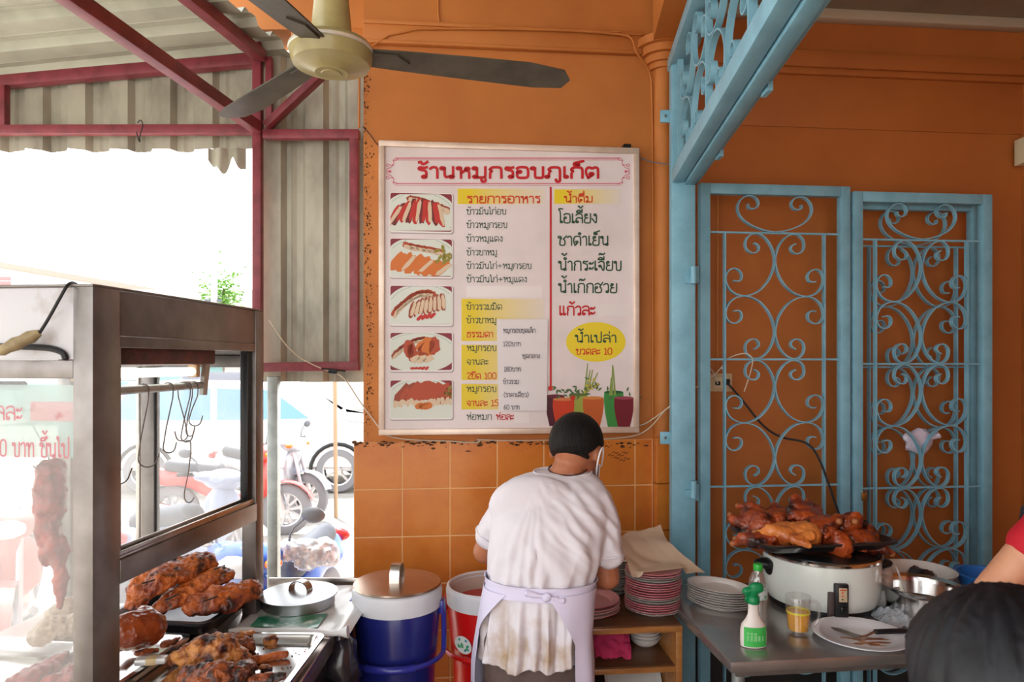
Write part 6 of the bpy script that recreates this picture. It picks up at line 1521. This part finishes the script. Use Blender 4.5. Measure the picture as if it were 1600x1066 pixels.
for (px, py, d, rx, ry, rz, k, lb) in birds:
    p = P(px, py, d); R = R3(rx, ry, rz); off = R @ V((0, 0, .045)); loc = p - off
    if k in used: o = dup(protos[k], loc, R.to_euler(), lb)
    else: o = protos[k]; used.add(k); o.location = loc; o.rotation_euler = R.to_euler(); o['label'] = lb
    o['group'] = 'roast chickens on the black tray'
    if k == 2: o.scale = (1.2,) * 3; o.location.z += .016
# bottles, mug
CLEAR = dusty('clear_plastic', (236, 240, 240), .12, .12); WATER = mat('water', (236, 242, 244), .02, trans=1.0, ior=1.33)
GREENC = mat('green_cap', (40, 168, 60), .35); GREEND = mat('green_trigger', (8, 128, 74), .35); GREENL = mat('green_label', (66, 182, 84), .4)
wb = on(1187, 985, TZ); wb = V((wb.x, 2.225, TZ))
bt = thing('water_bottle', 'clear plastic water bottle with a green cap against the rice cooker', 'bottle', wb)
m = MB(); m.lathe([(.02, 0), (.027, .003), (.029, .012), (.028, .03), (.029, .05), (.0275, .075), (.029, .1), (.0275, .125), (.029, .14), (.028, .158), (.02, .178), (.0125, .19), (.0125, .2), (.0105, .2), (.011, .19), (.018, .177), (.0262, .157), (.0268, .012), (.018, .004), (.001, .004)], wb, 32, cap=False); m.build('bottle_body', CLEAR, bt)
m = MB(); m.lathe([(.0145, .19), (.0148, .192), (.0148, .208), (.013, .211), (.001, .211)], wb, 24); m.build('cap', GREENC, bt)
m = MB(); m.lathe([(.0294, .10), (.0296, .101), (.0296, .139), (.0294, .14)], wb, 32, cap=False); lb_ = m.build('label', mat('bottle_label', (206, 220, 222), .3, col2=(120, 176, 150), nscale=50, mix=(.5, .6), alpha=.9), bt)
sb = on(1177, 1010, TZ); sb = V((sb.x, sb.y + .0, TZ)); sp_ = thing('spray_bottle', 'white spray bottle with a green trigger and green label on the steel table', 'bottle', sb)
m = MB(); m.lathe([(.03, 0), (.0385, .003), (.040, .02), (.0395, .05), (.036, .068), (.024, .084), (.017, .098), (.0155, .12), (.0165, .138), (.014, .14)], sb, 40, 1, .62); m.build('bottle_body', mat('bottle_white', (226, 218, 212), .3, coat=.3), sp_)
m = MB()
m.grid(lambda u, v: sb + V((.0408 * math.cos(math.radians(215 + 110 * u)), .0408 * .62 * math.sin(math.radians(215 + 110 * u)), .007 + .058 * v)), 18, 4); lbl = m.build('label', GREENL, sp_, 80, solid=.0006)
LW2 = mat('label_lettering', (226, 240, 226), .5)
for j, z in enumerate((.046, .036, .028)):
    for i in range(5):
        a = math.radians(238 + i * 15); c = sb + V((.0418 * math.cos(a), .0418 * .62 * math.sin(a), z)); w_ = .0028
        if j == 0 and i > 2: continue
        m = MB(); m.tube([c + V((-w_, 0, -.003)), c + V((-w_, 0, .003)), c + V((w_ * .6, 0, .003)), c + V((w_ * .6, 0, -.003)), c + V((w_, 0, -.003))], .0006, 4); m.build('label_mark', LW2, lbl)
m = MB(); m.lathe([(.0185, .132), (.0195, .134), (.0185, .150), (.014, .155)], sb, 24); m.build('collar', GREEND, sp_)
m = MB(); m.limb(sb + V((.018, 0, .176)), .014, sb + V((-.022, 0, .168)), .013).limb(sb + V((0, 0, .152)), .013, sb + V((0, 0, .17)), .014).ball(sb + V((.01, 0, .186)), (.022, .012, .010), 2).limb(sb + V((-.012, 0, .166)), .006, sb + V((-.024, 0, .14)), .005)
m.fuse(.004, 2); m.build('trigger_head', GREEND, sp_)
mg_ = on(1247, 990, TZ); mg = V((mg_.x, mg_.y, TZ + .001)); mu_ = thing('glass_mug', 'glass beer mug half full of yellow tea on the steel table', 'mug', mg)
GLS = dusty('clear_glass', (236, 240, 240), .05, .1)
m = MB(); m.lathe([(.03, 0), (.034, .002), (.036, .03), (.0385, .085), (.0395, .118), (.0385, .12), (.0365, .118), (.0348, .085), (.032, .03), (.029, .012), (.001, .012)], mg, 40, cap=False); m.lathe([(.001, 0), (.03, 0)], mg, 40, cap=False); m.build('glass', GLS, mu_)
m = MB(); m.lathe([(.001, .0125), (.0286, .0125), (.0316, .03), (.0338, .066), (.001, .066)], mg, 40, cap=False); m.build('tea', mat('yellow_tea', (232, 164, 0), .1), mu_)
m = MB(); m.lathe([(.0352, .0665), (.0358, .068), (.0358, .072), (.0352, .073)], mg, 40, cap=False); m.build('printed_line', mat('mug_yellow_print', (226, 210, 20), .4), mu_)
m = MB(); m.tube(chaikin([mg + V((.036, 0, .1)), mg + V((.058, 0, .102)), mg + V((.068, 0, .085)), mg + V((.066, 0, .045)), mg + V((.055, 0, .024)), mg + V((.034, 0, .022))], 2), .0062, 10); m.build('handle', GLS, mu_)
# plate with the cake knife
pc_ = on(1345, 1000, TZ); 
pl_ = plate('serving_plate', 'large white plate with brown sauce smears near the table front', (pc_.x, pc_.y, TZ + .001), .142, mat('white_china', (224, 224, 230), .2, coat=.5), RIMC, None, .96, .022, 0, 'plate')
m = MB(); SAU = mat('sauce', (176, 122, 74), .4, col2=(120, 60, 30), nscale=30)
rr = random.Random(4)
for i in range(11):
    x0, y0, a = pc_.x - .03 + rr.uniform(-.035, .08), pc_.y - .03 + rr.uniform(-.03, .03), rr.uniform(-.5, .2); l, w_ = rr.uniform(.015, .04), rr.uniform(.003, .008)
    m.prism([(x0 + l * rr.uniform(.7, 1.1) * math.cos(t) * math.cos(a) - w_ * rr.uniform(.6, 1.3) * math.sin(t) * math.sin(a), y0 + l * math.cos(t) * math.sin(a) + w_ * rr.uniform(.6, 1.3) * math.sin(t) * math.cos(a)) for t in [k * .5236 for k in range(12)]], TZ + .0076, TZ + .0085 + i * .00005)
m.build('sauce_smear', SAU, pl_)
kf = thing('palette_knife', 'cake knife with a black handle lying across the white plate', 'knife', (pc_.x, pc_.y, TZ + .02))
k0, k1 = P(1419, 990, 2.13), P(1366, 989, 2.12); k0.z = k1.z = TZ + .03; 
m = MB(); m.bar(k1, k0, .02, .014, bevel=.006); m.build('handle', BLACKPL, kf)
k2 = P(1343, 992, 2.10); k2.z = TZ + .022; m = MB(); m.tube([k1, k1.lerp(k2, .6) + V((0, 0, -.004)), k2], [.004, .0035, .004], 8); m.build('neck', STEEL, kf)
k3 = P(1302, 982, 2.17); k3.z = TZ + .024; dk = (k3 - k2).normalized(); sk = V((-dk.y, dk.x, 0)).normalized()
m = MB(); m.prism([(p.x, p.y) for p in (k2 - sk * .014, k2 + sk * .016, k3 + sk * .012 - dk * .01, k3 + dk * .008, k3 - sk * .012 - dk * .01)], TZ + .0215, TZ + .0235); m.build('blade', STEEL_D, kf)
# steel pot, bowl, bag, basin
pp2 = V((P(1441, 950, 2.33).x, 2.33, TZ)); pt = thing('steel_pot', 'deep stainless steel pot with a flared rim on the steel table', 'pot', pp2)
m = MB(); m.lathe([(.09, 0), (.106, .003), (.112, .015), (.113, .085), (.118, .098), (.131, .106), (.132, .108), (.130, .109), (.116, .101), (.1105, .086), (.109, .018), (.1, .006), (.001, .006)], pp2, 56, cap=False); m.lathe([(.001, .0), (.09, 0)], pp2, 56, cap=False); m.build('vessel', STEEL_S, pt)
m = MB(); m.lathe([(.001, .045), (.1095, .045)], pp2, 40, cap=False); m.build('broth', mat('dark_broth', (52, 34, 26), .15, coat=.5), pt)
spn = thing('ladle', 'thin pale stick handle leaning inside the steel pot', 'ladle', pp2 + V((-.02, .05, .05)))
m = MB(); m.tube([P(1400, 886, 2.45), pp2 + V((-.03, .03, .05))], .0035, 8); m.build('handle', PALEW, spn)
bw = V((P(1376, 945, 2.46).x, 2.44, TZ)); bo = thing('white_bowl', 'small white bowl between the rice cooker and the steel pot', 'bowl', bw)
m = MB(); m.lathe([(.03, 0), (.038, .002), (.046, .02), (.05, .05), (.05, .064), (.051, .066), (.048, .065), (.046, .05), (.04, .02), (.001, .008)], bw, 36, cap=False); m.build('dish', WHITEM, bo)
m = MB(); m.ball(bw + V((-.01, .0, .082)), (.042, .036, .03), 3); m.warp(lambda p: p + V((.4, .3, 1)) * .016 * noise.noise(p * 34)); tag(m.build('tied_bag', mat('milky_bag', (206, 190, 180), .3, alpha=.9, coat=.4)), 'small tied plastic bag sitting in the white bowl', 'bag')
m = MB(); m.ball(bw + V((.01, .02, .105)), (.03, .03, .024), 3); m.warp(lambda p: p + V((.3, .3, 1)) * .012 * noise.noise(p * 40 + V((4, 0, 0)))); tag(m.build('tied_bag', mat('milky_bag', (206, 190, 180), .3, alpha=.9, coat=.4)), 'tied plastic bag on top of the other in the bowl', 'bag')
w2 = V((P(1425, 905, 2.58).x, 2.545, TZ)); wl_ = thing('white_basin', 'wide white basin behind the steel pot by the gate', 'basin', w2)
m = MB(); m.lathe([(.06, 0), (.08, .002), (.11, .07), (.128, .095), (.13, .097), (.126, .0965), (.106, .07), (.078, .008), (.001, .007)], w2, 44, cap=False); m.build('dish', WHITEM, wl_)
m = MB(); m.ball(w2 + V((.01, -.0, .055)), (.06, .05, .045), 3); m.warp(lambda p: p + V((.3, .3, 1)) * .02 * noise.noise(p * 30)); tag(m.build('black_bundle', mat('black_bag_plastic', (40, 38, 46), .25, coat=.6)), 'black plastic bundle inside the white basin', 'bag')
w3 = V((P(1530, 905, 2.55).x, 2.50, TZ)); bb_ = thing('blue_basin', 'blue plastic basin at the gate end of the steel table', 'basin', w3)
m = MB(); m.lathe([(.06, 0), (.075, .002), (.1, .085), (.112, .09), (.112, .094), (.098, .0925), (.073, .006), (.001, .006)], w3, 44, cap=False); m.build('tub', mat('blue_basin', (40, 110, 190), .35), bb_)
cl_ = on(1412, 962, TZ + .02); m = MB(); m.grid(lambda u, v: V((cl_.x - .085 + .19 * u, cl_.y - .06 + .15 * v, TZ + .002 + .05 * math.sin(u * 3.14) * math.sin(v * 3.14) * (.5 + abs(noise.noise(V((u * 4, v * 4, 9))))) + .016 * abs(noise.noise(V((u * 9, v * 9, 2)))))), 34, 28)
tag(m.build('clear_bag', mat('clear_bag', (206, 212, 220), .12, alpha=.42, coat=.9), None, 30, solid=.0005), 'crinkled clear plastic bag lying before the steel pot', 'bag')
dn = V((1.935, 2.5, TZ)); db = thing('thermos_jug', 'dark grey lidded jug at the far end of the steel table', 'jug', dn)
m = MB(); m.lathe([(.06, 0), (.066, .003), (.068, .25), (.06, .275), (.05, .285)], dn, 36); m.build('jug_body', GREYPL, db)
m = MB(); m.lathe([(.062, .272), (.064, .28), (.058, .33), (.04, .345), (.001, .347)], dn, 36); m.build('lid', mat('dark_grey_plastic', (66, 66, 72), .4), db)
m = MB(); m.tube(chaikin([dn + V((-.05, -.05, .25)), dn + V((-.09, -.08, .23)), dn + V((-.09, -.08, .12)), dn + V((-.05, -.05, .1))], 2), .009, 8); m.build('handle', BLACKPL, db)
